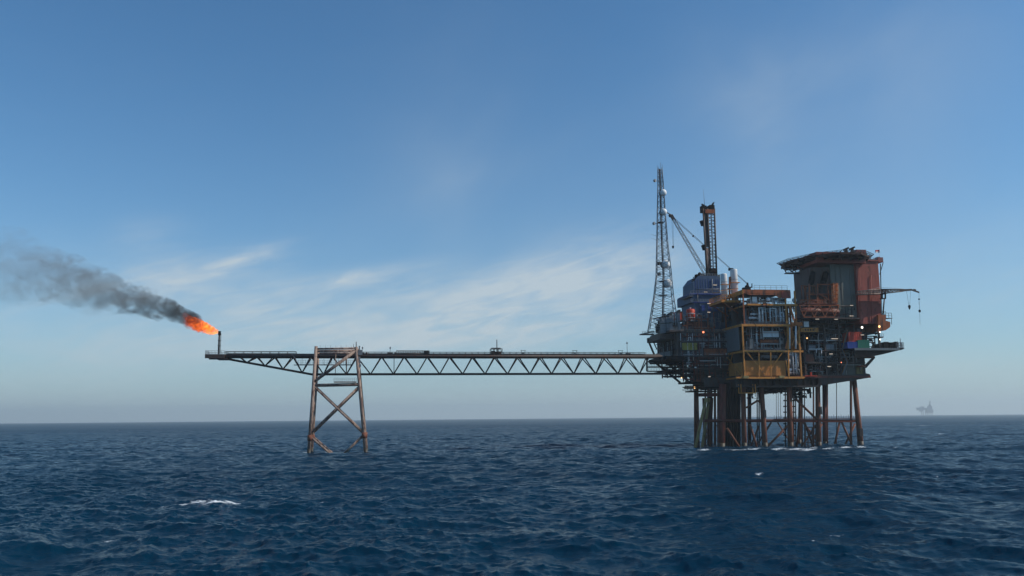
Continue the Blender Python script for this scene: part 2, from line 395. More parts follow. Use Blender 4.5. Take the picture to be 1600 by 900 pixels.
def sea_material():
    m = bpy.data.materials.new('sea_water'); nt = nodes(m)
    out = N(nt, 'ShaderNodeOutputMaterial'); b = N(nt, 'ShaderNodeBsdfPrincipled')
    geo = N(nt, 'ShaderNodeNewGeometry')
    ln = N(nt, 'ShaderNodeVectorMath', operation='LENGTH'); link(nt, geo.outputs['Position'], ln.inputs[0])
    b.inputs['Base Color'].default_value = (.0012, .0225, .047, 1); b.inputs['IOR'].default_value = 1.333; b.inputs['Specular IOR Level'].default_value = .035; b.inputs['Specular Tint'].default_value = (.4, .8, 1, 1)
    mr = N(nt, 'ShaderNodeMapRange'); link(nt, ln.outputs['Value'], mr.inputs['Value'])      # unresolved ripples far away act as roughness
    mr.inputs['From Min'].default_value = 80; mr.inputs['From Max'].default_value = 1500; mr.inputs['To Min'].default_value = .13; mr.inputs['To Max'].default_value = .34
    link(nt, mr.outputs['Result'], b.inputs['Roughness'])
    mp = N(nt, 'ShaderNodeMapping'); mp.inputs['Scale'].default_value = (.75, 1.3, 1); mp.inputs['Rotation'].default_value = (0, 0, .3)
    link(nt, geo.outputs['Position'], mp.inputs['Vector'])
    wn = N(nt, 'ShaderNodeTexNoise'); wn.inputs['Scale'].default_value = .011; wn.inputs['Detail'].default_value = 4; link(nt, mp.outputs[0], wn.inputs['Vector'])
    wr = N(nt, 'ShaderNodeMapRange'); link(nt, wn.outputs['Fac'], wr.inputs['Value']); wr.inputs['From Min'].default_value = .34; wr.inputs['From Max'].default_value = .66; wr.inputs['To Min'].default_value = .35; wr.inputs['To Max'].default_value = 1.25
    prev = None
    for sc, st, dist in ((3.6, .8, .06), (1.2, .65, .2), (.30, .45, .7), (.07, .5, 3.0)):
        n = N(nt, 'ShaderNodeTexNoise'); n.inputs['Scale'].default_value = sc; n.inputs['Detail'].default_value = 4; n.inputs['Roughness'].default_value = .6; n.inputs['Distortion'].default_value = .5
        link(nt, mp.outputs[0], n.inputs['Vector'])
        bp = N(nt, 'ShaderNodeBump'); bp.inputs['Strength'].default_value = st; bp.inputs['Distance'].default_value = dist
        ws = N(nt, 'ShaderNodeMath', operation='MULTIPLY'); link(nt, wr.outputs['Result'], ws.inputs[0]); ws.inputs[1].default_value = st; link(nt, ws.outputs[0], bp.inputs['Strength'])
        link(nt, n.outputs['Fac'], bp.inputs['Height'])
        if prev: link(nt, prev.outputs[0], bp.inputs['Normal'])
        prev = bp
    link(nt, prev.outputs[0], b.inputs['Normal'])
    fa = N(nt, 'ShaderNodeAttribute', attribute_name='foam')
    fn = N(nt, 'ShaderNodeTexNoise'); fn.inputs['Scale'].default_value = 2.0; fn.inputs['Detail'].default_value = 8; fn.inputs['Roughness'].default_value = .75
    link(nt, mp.outputs[0], fn.inputs['Vector'])
    s = N(nt, 'ShaderNodeMath', operation='MULTIPLY_ADD'); link(nt, fn.outputs['Fac'], s.inputs[0]); s.inputs[1].default_value = 2.4
    s2 = N(nt, 'ShaderNodeMath', operation='SUBTRACT'); link(nt, fa.outputs['Fac'], s2.inputs[0]); s2.inputs[1].default_value = 1.84
    link(nt, s2.outputs[0], s.inputs[2])
    sr = N(nt, 'ShaderNodeMapRange'); link(nt, s.outputs[0], sr.inputs['Value']); sr.inputs['From Min'].default_value = 0; sr.inputs['From Max'].default_value = .35
    fd = N(nt, 'ShaderNodeBsdfDiffuse'); fd.inputs['Color'].default_value = (.75, .78, .8, 1)
    mx = N(nt, 'ShaderNodeMixShader'); link(nt, sr.outputs['Result'], mx.inputs['Fac']); link(nt, b.outputs[0], mx.inputs[1]); link(nt, fd.outputs[0], mx.inputs[2])
    link(nt, mx.outputs[0], out.inputs['Surface']); return m
sea.data.materials.append(sea_material())

# ------------------------------------------------------------------ air
hb = MB().box(-14000, 14000, -14000, 14000, -8, 215)
hm = bpy.data.materials.new('haze'); nt = nodes(hm); out = N(nt, 'ShaderNodeOutputMaterial')
pv = N(nt, 'ShaderNodeVolumePrincipled'); pv.inputs['Color'].default_value = (.82, .93, .98, 1); pv.inputs['Density'].default_value = .00010
pv.inputs['Anisotropy'].default_value = .25
link(nt, pv.outputs[0], out.inputs['Volume'])
try: hm.cycles.homogeneous_volume = True
except Exception: pass
ho = bpy.data.objects.new('haze', hb.mesh('haze', hm, (0, 0, 0))); COL.objects.link(ho); ho['kind'] = 'stuff'

# ------------------------------------------------------------------ flare smoke and flame (gas volumes with a hull of their own outline)
def plume(name, axis, mat, seed, lump, n=22, ns=40, ring=True):
    """hull round an axis given as (u, v, z, radius) stations"""
    g = random.Random(seed); ph = [g.uniform(0, 6.3) for _ in range(12)]
    vs, fs = [], []
    for j in range(ns):
        t = j/(ns-1)*(len(axis)-1); k = min(int(t), len(axis)-2); f = t-k
        c = [axis[k][i]*(1-f)+axis[k+1][i]*f for i in range(4)]
        for i in range(n):
            an = 2*math.pi*i/n
            w = 1+lump*(math.sin(3*an+ph[0]+j*.35)+math.sin(2*an+ph[1]-j*.53)+.7*math.sin(5*an+ph[2]+j*.9))/2.2
            e = 1.0 if 0 < j < ns-1 else .12
            vs.append((c[0], c[1]+c[3]*w*e*math.cos(an), c[2]+c[3]*w*e*math.sin(an)))
    for j in range(ns-1):
        fs += [(j*n+i, (j+1)*n+i, (j+1)*n+(i+1) % n, j*n+(i+1) % n) for i in range(n)]
    fs += [tuple(range(n)), tuple((ns-1)*n+i for i in range(n-1, -1, -1))]
    return MB().add(vs, fs, True)
def axis_px(pts, v=10.0, drift=0.0):
    out = []
    for i, (x, y, r) in enumerate(pts):
        c = H(x, y, v+drift*i); e = H(x, y-r, v+drift*i); out.append((c.x, c.y, c.z, abs(e.z-c.z)))
    return out
TIP = H(341.5, 519, 10)
def poly_fit(ax, deg=2):
    xs = np.array([TIP.x-a[0] for a in ax]); 
    pz = np.polyfit(xs, [a[2]-TIP.z for a in ax], deg); pr = np.polyfit(xs, [a[3] for a in ax], deg); py = np.polyfit(xs, [a[1]-TIP.y for a in ax], 1)
    return pz, pr, py
def gas_material(name, ax, smoke):
    global nt
    m = bpy.data.materials.new(name); nt = nodes(m); out = N(nt, 'ShaderNodeOutputMaterial')
    pz, pr, py = poly_fit(ax)
    tc = N(nt, 'ShaderNodeTexCoord'); sp = N(nt, 'ShaderNodeSeparateXYZ'); link(nt, tc.outputs['Object'], sp.inputs[0])
    x = mth('MULTIPLY', sp.outputs['X'], -1.0)
    def poly(p):
        r = float(p[0])
        for k in p[1:]: r = mth('MULTIPLY_ADD', r, x, float(k)) if not isinstance(r, float) else mth('MULTIPLY_ADD', x, r, float(k))
        return r
    dz = mth('SUBTRACT', sp.outputs['Z'], poly(pz)); dy = mth('SUBTRACT', sp.outputs['Y'], poly(py)); rad = mth('MAXIMUM', poly(pr), .3)
    # swirling distortion of the place looked up
    nd = N(nt, 'ShaderNodeTexNoise'); nd.inputs['Scale'].default_value = .16 if smoke else .45; nd.inputs['Detail'].default_value = 3
    link(nt, tc.outputs['Object'], nd.inputs['Vector'])
    sd_ = N(nt, 'ShaderNodeSeparateXYZ'); link(nt, nd.outputs['Color'], sd_.inputs[0])
    k = 2.3 if smoke else 1.7
    dz = mth('ADD', mth('DIVIDE', dz, rad), mth('MULTIPLY', mth('SUBTRACT', sd_.outputs['X'], .5), k)); dy = mth('ADD', mth('DIVIDE', dy, rad), mth('MULTIPLY', mth('SUBTRACT', sd_.outputs['Y'], .5), k))
    d = mth('SQRT', mth('ADD', mth('MULTIPLY', dz, dz), mth('MULTIPLY', dy, dy)))
    nz = N(nt, 'ShaderNodeTexNoise'); nz.inputs['Scale'].default_value = .2 if smoke else .85; nz.inputs['Detail'].default_value = 6; nz.inputs['Roughness'].default_value = .65; nz.inputs['Distortion'].default_value = .6
    mp = N(nt, 'ShaderNodeMapping'); mp.inputs['Scale'].default_value = (.75, 1, 1.1); mp.inputs['Rotation'].default_value = (0, math.radians(22), 0)
    link(nt, tc.outputs['Object'], mp.inputs['Vector']); link(nt, mp.outputs[0], nz.inputs['Vector'])
    f = mth('SUBTRACT', mth('MULTIPLY', nz.outputs['Fac'], 5.2 if smoke else 6.0), mth('ADD', d, 1.45 if smoke else 1.75))
    if smoke:
        f = ramp(f, .0, .9)
        dens = mth('MULTIPLY', f, mth('DIVIDE', 2.9, mth('POWER', mth('MAXIMUM', rad, 1.0), 1.45)))
        dens = mth('MULTIPLY', dens, ramp(x, 5.0, 10.0)); far = N(nt, 'ShaderNodeMapRange'); link(nt, x, far.inputs['Value'])
        far.inputs['From Min'].default_value = 25; far.inputs['From Max'].default_value = 85; far.inputs['To Min'].default_value = 1; far.inputs['To Max'].default_value = .30
        dens = mth('MULTIPLY', dens, far.outputs['Result'])
        p = N(nt, 'ShaderNodeVolumePrincipled'); p.inputs['Color'].default_value = (.36, .325, .30, 1); p.inputs['Anisotropy'].default_value = .1
        link(nt, dens, p.inputs['Density'])
        sc_ = N(nt, 'ShaderNodeValToRGB'); e = sc_.color_ramp.elements; e[0].position = .1; e[0].color = (.10, .088, .08, 1); e[1].position = .75; e[1].color = (.44, .37, .31, 1)
        link(nt, mth('DIVIDE', x, 90.0), sc_.inputs['Fac']); link(nt, sc_.outputs['Color'], p.inputs['Color'])
    else:
        f = ramp(f, .1, 1.2)
        f = mth('MULTIPLY', f, ramp(mth('MULTIPLY', x, -1.0), -14.5, -9.0))
        p = N(nt, 'ShaderNodeVolumePrincipled'); p.inputs['Color'].default_value = (.05, .03, .02, 1)
        link(nt, mth('MULTIPLY', f, 1.5), p.inputs['Density'])
        n3 = N(nt, 'ShaderNodeTexNoise'); n3.inputs['Scale'].default_value = .75; n3.inputs['Detail'].default_value = 5; n3.inputs['Distortion'].default_value = 1.2; link(nt, mp.outputs[0], n3.inputs['Vector'])
        heat = mth('SUBTRACT', mth('MULTIPLY_ADD', n3.outputs['Fac'], 1.9, -.22), mth('MULTIPLY', x, .050))
        cr = N(nt, 'ShaderNodeValToRGB'); e = cr.color_ramp.elements
        e[0].position = 0.05; e[0].color = (.08, .012, .004, 1); e[1].position = .95; e[1].color = (1.0, .52, .08, 1)
        q = e.new(.35); q.color = (.55, .07, .008, 1); q = e.new(.62); q.color = (1.0, .22, .018, 1)
        link(nt, heat, cr.inputs['Fac']); link(nt, cr.outputs['Color'], p.inputs['Emission Color'])
        link(nt, mth('MULTIPLY', f, 2.3), p.inputs['Emission Strength'])
    link(nt, p.outputs[0], out.inputs['Volume'])
    for k_ in ('volume_step_rate',):
        try: setattr(m.cycles, k_, .1 if smoke else .1)
        except Exception: pass
    return m
ax_s = axis_px([(318, 507, 9), (300, 497, 13), (275, 487, 17), (245, 478, 22), (212, 470, 27), (175, 459, 33), (138, 447, 40), (95, 436, 47), (40, 424, 55), (-20, 414, 62)], 10, .8)
ax_f = axis_px([(342, 518.5, 3.0), (334, 516.5, 6), (322, 512.3, 9.5), (310, 508.5, 11.5), (299, 504, 11.5), (288, 499, 11), (279, 494, 8)], 10, .1)
single('smoke_plume', plume('smoke', ax_s, None, 5, .22), gas_material('smoke', ax_s, True), 'dark grey smoke plume trailing off downwind from the gas flare', 'smoke', TIP)
single('flare_flame', plume('flame', ax_f, None, 9, .2), gas_material('flame', ax_f, False), 'bright orange gas flame blowing sideways off the flare pipe', 'flame', TIP)
# ------------------------------------------------------------------ flare bridge
VB, VF, VK = 10.0, 7.5, 12.5            # bottom chord, front and back top chord
def zt(px): return H(px, 554.5+(px-344)*(2.6/666), VF)   # top chord, front
bx0, bx1 = H(321, 556, VF).x, H(1035, 556, VF).x
ZT = sum(H(x, y, VF).z for x, y in ((580, 556.2), (1000, 557.6)))/2
ZB = sum(H(x, y, VB).z for x, y in ((580, 585), (1000, 583.8)))/2
br = thing('flare_bridge', 'long dark lattice bridge spanning from the platform over the support tower to the flare', 'bridge', (H(780, 560, VB).x, VB, ZB))
uT = lambda px: H(px, 556, VF).x
uB = lambda px: H(px, 585, VB).x
for v in (VF, VK):
    part('top_chord', MB().tube((bx0+2, v, ZT), (bx1, v, ZT), .55, n=12), M['girder'], br)
uk = uB(487); ul = uT(343)
ZL = H(344, 559, VB).z
part('bottom_chord', MB().tube((uk, VB, ZB), (uB(1040), VB, ZB), .46, n=12).tube((ul, VB, ZL), (uk, VB, ZB), .44, n=12), M['girder'], br)
def zb(u): return ZB if u >= uk else ZL+(ZB-ZL)*(u-ul)/(uk-ul)
bots = [uB(x) for x in (385, 413.6, 442, 472, 505.5, 541.5, 579, 615, 651.6, 687, 723, 758, 793, 828, 862, 896.6, 931, 965.6, 999.4)]
tops = [uT(x) for x in (375, 400, 428, 457, 485.6, 518.7, 557, 596, 631.7, 668, 703, 739, 774, 810, 845, 879, 912, 946, 981, 1015)]
tops[0] = uT(372)
for v in (VF, VK):
    for k, b in enumerate(bots):
        for t in (tops[k], tops[k+1]):
            part('diagonal', MB().tube((b, VB, zb(b)), (t, v, ZT), .24, n=8), M['girder'], br)
for u in (uB(615.5), uB(541)): part('hanger', MB().tube((u, VB, zb(u)), (u, VF, ZT), .14), M['girder'], br)
tm = MB()
for k, t in enumerate(tops): tm.beam((t, VF, ZT), (t, VK, ZT), .3, .4)
for a, b in zip(tops[:-1], tops[1:]): tm.beam((a, VF, ZT), (b, VK, ZT), .2)
part('cross_beam', tm, M['girder'], br)
part('walkway_floor', MB().box(bx0+8, bx1, VF+.6, VF+2.4, ZT+.52, ZT+.62), M['grey'], br)
pi = MB()
for v, r in ((VF+3, .35), (VF+3.8, .22), (VK-.6, .16)): pi.tube((uT(352), v, ZT+.9), (bx1, v, ZT+.9), r)
for k in range(60):
    u = uT(360)+(bx1-uT(360))*k/59; pi.box(u-.08, u+.08, VF+2.5, VK-.3, ZT+.5, ZT+.9)
part('pipeline', pi, M['dark'], br)
zf = ZT+.62
part('railing', MB().rail([(uT(351.5), VF+.55, zf), (uT(462), VF+.55, zf)], 1.3, 3.4, .07), M['dark'], br)
part('railing', MB().rail([(uT(351.5), VF+2.45, zf), (uT(462), VF+2.45, zf)], 1.3, 3.4, .07), M['dark'], br)
part('railing', MB().rail([(uT(565), VF+.55, zf), (uT(1010), VF+.55, zf)], 1.15, 2.6, .06), M['dark'], br)
part('railing', MB().rail([(uT(565), VF+2.45, zf), (uT(1010), VF+2.45, zf)], 1.15, 2.6, .06), M['dark'], br)
dk = MB(); ua, ub = uT(321.5), uT(352)
for k in range(14): u = ua+(ub-ua)*k/13.5; dk.box(u, u+.32, VF-1.4, VK+1.4, ZT-.3, ZT+.5)
dk.box(ua, ub, VF-1.5, VF-1.2, ZT-.9, ZT+.55).box(ua, ub, VK+1.2, VK+1.5, ZT-.9, ZT+.55).box(ua+.1, ub-.1, VF-1.2, VK+1.2, ZT-.6, ZT-.35).box(ua+4, ub+1, VF-1, VK+1, ZT-1.25, ZT-.95)
part('end_platform', dk, M['girder'], br)
er = [(ua+.1, VF-1.4, ZT+.55), (ub-.1, VF-1.4, ZT+.55), (ub-.1, VF+.2, ZT+.55)]
part('railing', MB().rail(er, 1.45, 1.2, .055).rail([(ua+.1, VF-1.4, ZT+.55), (ua+.1, VK+1.4, ZT+.55), (ub-.1, VK+1.4, ZT+.55)], 1.45, 1.2, .055), M['grey'], br)
uh0, uh1 = uT(460), uT(552); zh = H(505, 571, VF).z
ha = MB().box(uh0, uh1, VF-1.2, VF-.2, zh, zh+.25)
for k in range(7): u = uh0+3+(uh1-uh0-6)*k/6; ha.beam((u, VF-.25, zh+.2), (u, VF+.1, ZT-.3), .1)
part('hung_walkway', ha, M['girder'], br)
part('railing', MB().rail([(uT(467), VF-1.15, zh+.25), (uh1, VF-1.15, zh+.25)], 1.7, .9, .04).beam((uT(459), VF-1, ZT), (uT(468), VF-1, zh+.2), .12).beam((uT(456), VF-1, ZT+1), (uT(466), VF-1, zh+1.5), .08), M['grey'], br)
zt_ = H(341.5, 517.5, VB).z
fs = thing('flare_stack', 'upright sooty flare pipe standing on the outer end of the bridge', 'flare stack', (H(341.5, 553, VB).x, VB, ZT+.5))
fu = fs.location
uf = BASE['flare_stack'].x
part('pipe', MB().tube((uf, VB, ZT+.5), (uf, VB, zt_-1.6), .36, .34, 12), M['dark'], fs)
part('tip', MB().lathe((uf, VB, zt_-1.6), [(.42, 0), (.52, .2), (.52, 1.1), (.62, 1.6), (.5, 1.62)], 14), M['black'], fs)
part('pilot_pipe', MB().tube((uf+.6, VB-.1, ZT+.5), (uf+.6, VB-.1, zt_-1.0), .1).tube((uf+.6, VB-.1, zt_-1.0), (uf+.35, VB, zt_-.5), .1), M['dark'], fs)
for z in (ZT+2.2, ZT+4.2, ZT+6.2): part('bracket', MB().box(uf-.5, uf+.75, VB-.45, VB+.4, z, z+.14), M['dark'], fs)

# things standing on the bridge
def cabin():
    x0, x1 = uT(767.5), uT(785); z1 = H(776, 544.5, VF).z; um = (x0+x1)/2
    t = thing('equipment_cabin', 'small open equipment frame with a tall thin mast, midway along the bridge', 'equipment cabin', (um, VF+1.5, zf))
    f = MB()
    for u in (x0, x0+1.4, x1-1.4, x1):
        f.beam((u, VF+.6, zf), (u, VF+.6, z1), .22); f.beam((u, VF+4, zf), (u, VF+4, z1), .22)
    f.beam((x0, VF+.6, z1), (x1, VF+.6, z1), .2).beam((x0, VF+4, z1), (x1, VF+4, z1), .2).beam((x0, VF+.6, zf+1.3), (x1, VF+.6, zf+1.3), .2)
    part('frame', f, M['dark'], t)
    part('tank', MB().box(x0+.3, x0+1.7, VF+1, VF+3.4, zf, zf+1.7).box(x1-1.8, x1-.4, VF+1, VF+3.4, zf, zf+1.5).ball((um, VF+2, zf+.8), .7), M['girder'], t)
    part('mast', MB().tube((um+.3, VF+2, zf), (um+.3, VF+2, H(776, 530, VF).z), .2, .16), M['dark'], t)
    part('roof_bar', MB().box(x0+.3, x1-.5, VF+.8, VF+3.8, z1+.25, z1+.4).box(x0+.5, x0+.7, VF+.8, VF+1, z1, z1+.25).box(x1-.9, x1-.7, VF+.8, VF+1, z1, z1+.25), M['grey'], t)
cabin()
x0, x1 = uT(619), uT(671); z1 = H(645, 547.6, VF).z
t = thing('pipe_cradle', 'long low open rack of pipes standing on the bridge deck near the support tower', 'pipe rack', ((x0+x1)/2, VF+1.5, zf))
f = MB()
for k in range(15): u = x0+(x1-x0)*k/14; f.beam((u, VF+.6, zf), (u, VF+.6, z1), .13); f.beam((u, VF+3.6, zf), (u, VF+3.6, z1), .13)
f.beam((x0, VF+.6, z1), (x1, VF+.6, z1), .15).beam((x0, VF+3.6, z1), (x1, VF+3.6, z1), .15).beam((x0, VF+.6, zf+.7), (x1, VF+.6, zf+.7), .2)
part('frame', f, M['dark'], t)
part('end_box', MB().box(x1-2.2, x1-.2, VF+.9, VF+3.3, zf, z1-.1), M['black'], t)
part('pipe', MB().tube((x0, VF+2, zf+.5), (x1-2.2, VF+2, zf+.5), .32).tube((x0, VF+2.9, zf+.4), (x1-2.2, VF+2.9, zf+.4), .24), M['girder'], t)
def small_mast(px, top, label, boxw=1.4):
    u = uT(px); t = thing('signal_mast', label, 'mast', (u, VF+1.2, zf))
    z1 = H(px, top, VF).z
    part('pole', MB().tube((u, VF+1.2, zf), (u, VF+1.2, z1), .1), M['grey'], t)
    part('lantern', MB().box(u-.28, u+.28, VF+.95, VF+1.45, z1-.9, z1-.3), M['grey'], t)
    part('base_box', MB().box(u-boxw/2, u+boxw/2, VF+.8, VF+2.2, zf, zf+.9).ball((u+boxw, VF+1.4, zf+.5), .5), M['dark'], t)
small_mast(609.5, 541, 'short signal mast with a lantern beside the long pipe rack', 2.2)
small_mast(981.5, 533.5, 'tall thin signal mast on the bridge close to the platform', 1.2)
small_mast(566, 541, 'stubby signal mast on the bridge right beside the support tower', 1.6)
fr = None
for px, lab in ((818, 'small goalpost frame standing on the bridge right of the equipment cabin'), (899, 'small goalpost frame alone midway between cabin and tall signal mast'), (970.5, 'small goalpost frame right beside the tall signal mast')):
    u = uT(px); g = 'goalpost frames on the bridge'
    if fr is None:
        fr = thing('pipe_support', lab, 'pipe support', (u, VF+1.2, zf), g); m = MB()
        for d in (-.75, .75): m.beam((u+d, VF+.9, zf), (u+d, VF+.9, zf+1.9), .16)
        m.beam((u-1.1, VF+.9, zf+1.9), (u+1.1, VF+.9, zf+1.9), .16)
        part('frame', m, M['dark'], fr); part('clamp', MB().box(u-.4, u+.4, VF+.7, VF+1.1, zf+.3, zf+.9), M['grey'], fr)
    else: dup(fr, (u, VF+1.2, zf), lab, g)

# ------------------------------------------------------------------ support tower of the bridge
VA, VC = 5.2, 14.8
tw = thing('support_tower', 'tall four legged tower of weathered pale steel holding up the flare bridge', 'tower', (H(527, 707, VA).x, VA, 0))
def leg_pts(x0, y0, x1, y1, v, zb=-6):
    a, b = H(x0, y0, v), H(x1, y1, v)
    d = (b-a)/(b.z-a.z); return a, a+d*(zb-a.z)
LA = leg_pts(494, 541, 482.6, 707, VA); RA = leg_pts(556.5, 542, 571, 704, VA)
sh = lambda p, dv, du=0: Vector((p.x+du, p.y+dv, p.z))
LB = [sh(p, VC-VA) for p in LA]; RB = [sh(p, VC-VA) for p in RA]
for a, b in (LA, RA, LB, RB): part('leg', MB().tube(a, b, .64, .72, 14), M['pale'], tw)
for a, b in (LA, RA, LB, RB):
    d = (b-a)/(a.z-b.z); q = a+d*(a.z-1.5); part('growth_band', MB().tube(q, q+d*5, .74, .78, 14), M['growth'], tw)
def onleg(L, px, py, v=VA):
    z = H(px, py, v).z; a, b = L; f = (z-a.z)/(b.z-a.z); return a.lerp(b, f)
def br_(p, q, r, name='brace'): part(name, MB().tube(p, q, r, n=10), M['pale'], tw)
for L, Rr in ((LA, RA), (LB, RB)):
    br_(onleg(L, 494, 545), onleg(Rr, 556, 544), .36, 'top_beam')
    br_(onleg(L, 494, 549.2), onleg(Rr, 556, 548.6), .36, 'top_beam')
    br_(onleg(L, 490, 601.5), onleg(Rr, 560, 600), .46, 'cross_beam')
    br_(onleg(L, 490, 603), onleg(Rr, 567, 678), .42); br_(onleg(Rr, 560, 603), onleg(L, 486, 678), .42)
    for p, q in ((onleg(L, 485, 682), H(516, 709, VA)), (onleg(Rr, 568, 679), H(538, 708, VA))):
        d = VC-VA if L is LB else 0
        q = sh(q, d); br_(p, p.lerp(q, 1.25), .42)
br_(onleg(LA, 494, 597), onleg(RA, 556, 547), .62)
for (a, b), (c, d) in ((LA, LB), (RA, RB)):
    for f in (.02, .36): br_(a.lerp(b, f), c.lerp(d, f), .36, 'cross_beam')
    br_(a.lerp(b, .38), c.lerp(d, .75), .34); br_(a.lerp(b, .75), c.lerp(d, .38), .34)
zp = onleg(LA, 490, 600).z+.5; ux0, ux1 = H(522, 598, VA).x, H(557, 598, VA).x
part('platform', MB().box(ux0, ux1, VA-.8, VA+.9, zp, zp+.3), M['pale'], tw)
part('railing', MB().rail([(ux0, VA-.75, zp+.3), (ux1, VA-.75, zp+.3)], 1.4, .8, .045), M['grey'], tw)
ms = MB(); t0 = RA[0]
ms.tube(t0, t0+Vector((0, 0, 2.0)), .16).tube(t0+Vector((-1, 0, -.3)), t0+Vector((-1, 0, 1.2)), .08)
part('post', ms, M['dark'], tw)
for k in range(7): p = LA[0].lerp(RA[0], .1+k*.13); part('stanchion', MB().beam(p-Vector((0, 0, 1)), p+Vector((0, 0, .6)), .08), M['grey'], tw)
for L, py in ((LA, 684), (RA, 681), (LB, 684), (RB, 681)):
    p = onleg(L, 500, py); part('node_sleeve', MB().tube(p-Vector((0, 0, 1.1)), p+Vector((0, 0, 1.1)), .98, n=14), M['jacket'], tw)
bl = MB()
for py in (560, 566, 572): p = onleg(RA, 560, py); bl.box(p.x+.4, p.x+1.2, VA-.5, VA+.5, p.z-.3, p.z+.7)
bl.box(RA[0].x+.8, RA[0].x+2.4, VA-.6, VA+.6, RA[0].z-3.2, RA[0].z-1.2).box(RA[0].x+1, RA[0].x+1.5, VA-.3, VA+.3, RA[0].z-1.2, RA[0].z+.4)
part('junction_box', bl, M['grey'], tw)
# seven bars of the frame the bridge rests in
for px in (524.5, 542): u = H(px, 560, VA).x; part('hanger', MB().tube((u, VA, onleg(LA, 490, 547).z), (u, VA, H(px, 583, VA).z), .13), M['pale'], tw)
# ------------------------------------------------------------------ helpers for plant
def runs(mb, u0, u1, v0, v1, z0, z1, n, r0, r1, seed, vert=.45):
    g = random.Random(seed)
    for _ in range(n):
        r = g.uniform(r0, r1); v = g.uniform(v0+r, v1-r); k = g.random()
        if k < vert:
            u = g.uniform(u0+r, u1-r); a, b = sorted((g.uniform(z0, z1), g.uniform(z0, z1)))
            a = z0 if g.random() < .6 else a; b = z1 if g.random() < .5 else b
            mb.tube((u, v, a), (u, v, b), r, n=7)
            if g.random() < .5: mb.box(u-r*1.7, u+r*1.7, v-r*1.7, v+r*1.7, (a+b)/2-r*.5, (a+b)/2+r*.5)
            if g.random() < .5:
                w = min(u1-r, max(u0+r, u+g.uniform(-4, 4))); mb.tube((u, v, b-r), (w, v, b-r), r*.9, n=7)
        elif k < .85:
            z = g.uniform(z0+r, z1-r); a, b = sorted((g.uniform(u0, u1), g.uniform(u0, u1))); mb.tube((a, v, z), (b, v, z), r, n=7)
            if g.random() < .5: mb.tube((b, v, z), (b, v, max(z0, z-g.uniform(1, 3))), r, n=7)
        else:
            u = g.uniform(u0, u1); z = g.uniform(z0, z1); s = r*g.uniform(2, 4)
            mb.box(max(u0, u-s), min(u1, u+s), v-r, v+r, max(z0, z-s*.7), min(z1, z+s*.7))
    return mb
def bays(mb, x0, y0, x1, y1, v, depth, n, r0, r1, seed, vert=.45):
    u0, u1, z0, z1 = R(x0, y0, x1, y1, v); return runs(mb, u0, u1, v, v+depth, z0, z1, n, r0, r1, seed, vert)

# ------------------------------------------------------------------ jacket of the platform
JF, JB = 3.0, 36.0
jk = thing('platform_jacket', 'rust stained steel jacket of legs and braces carrying the platform above the sea', 'jacket', (H(1215, 700, JF).x, JF, 0))
def jt(name, p, q, r, mat='jacket', n=10, r2=None): part(name, MB().tube(p, q, r, r2, n=n), M[mat], jk)
def down(x0, y0, x1, y1, v):                       # image line prolonged below the water
    a, b = H(x0, y0, v), H(x1, y1, v); d = b-a; return a, b+d*(5.0/max(1, -d.z))
JLEGS = []
for x0, x1, r, rb, v, mat in [(1189.5, 1195.5, .95, 1.15, JF, 'jacket'), (1233, 1235.5, 1.1, 1.2, JF, 'jacket'), (1278, 1280, .85, 1.0, JF, 'jacket'), (1334.5, 1345.5, .95, 1.25, JF, 'jacket'),
                              (1161, 1163, 1.0, 1.1, JF, 'jacket'), (1129, 1127, 1.5, 1.6, JF+1, 'rustred'),
                              (1088.5, 1090.5, .75, .8, 16, 'jacket'), (1110, 1108, .8, .9, JB, 'dark'), (1288, 1289, .85, .9, JF+9, 'rustred'), (1251, 1249, .8, .9, JB, 'jacket'), (1172, 1172, .55, .6, JB, 'dark'), (1215, 1217, .01, .01, JB, 'dark')]:
    if r < .1: continue
    top = 600 if x0 > 1300 else 608
    a, b = down(x0, top-8, x1, 701, v); jt('leg', a, b, r, mat, 14, rb); d = (b-a)/(a.z-b.z); q = a+d*(a.z-1.7); jt('growth_band', q, q+d*4.5, rb*1.03, 'growth', 14)
for x, v, r in [(1085.5, 16, .4), (1102, 20, .4), (1106.5, 24, .55), (1111.5, 24, .5), (1117, 24, .55), (1122, 18, .5), (1169, 20, .35), (1183, 12, .25), (1186, 12, .3), (1227, JF, .28), (1240, JF, .28), (1243, 12, .25), (1253, 9, .35), (1257, 9, .22),
                (1271, JF, .35), (1275, 9, .3), (1292.5, JF, .35), (1307, 14, .16), (1329.5, JF, .5), (1216, 8, .1), (1219.5, 8, .1), (1213, 8, .1)]:
    a, b = down(x, 588 if x > 1300 else 600, x+.3, 701 if r > .12 else 657, v); jt('riser', a, b if r > .12 else H(x, 655, v), r, 'jacket' if r > .3 else 'dark', 8)
for row, (z0x, n) in enumerate(((1135.5, 5), (1137, 5), (1134, 5))):    # close packed well conductors
    for k in range(n):
        x = z0x+k*4.6; v = JF+2+row*3.2
        a, b = down(x, 598, x, 701, v); jt('conductor', a, b, .52, 'black', 10)
for x0, x1, v, r, m in [(1103.5, 1086, 8, .62, 'jacketpale'), (1108, 1097, 14, .6, 'jacketpale'), (1113, 1109, 20, .5, 'jacket'), (1099, 1101.5, 22, .5, 'jacket')]:
    a, b = down(x0, 622, x1, 701, v); jt('pile', a, b, r, m)
bz = H(1215, 657.5, JF).z
def beam_(x0, x1, y, v, r=.55, mat='rustred'):
    jt('horizontal_beam', H(x0, y, v), H(x1, y, v), r, mat)
beam_(1100, 1336, 657.4, JF, .62); beam_(1092, 1290, 657.4, JB, .5, 'jacket')
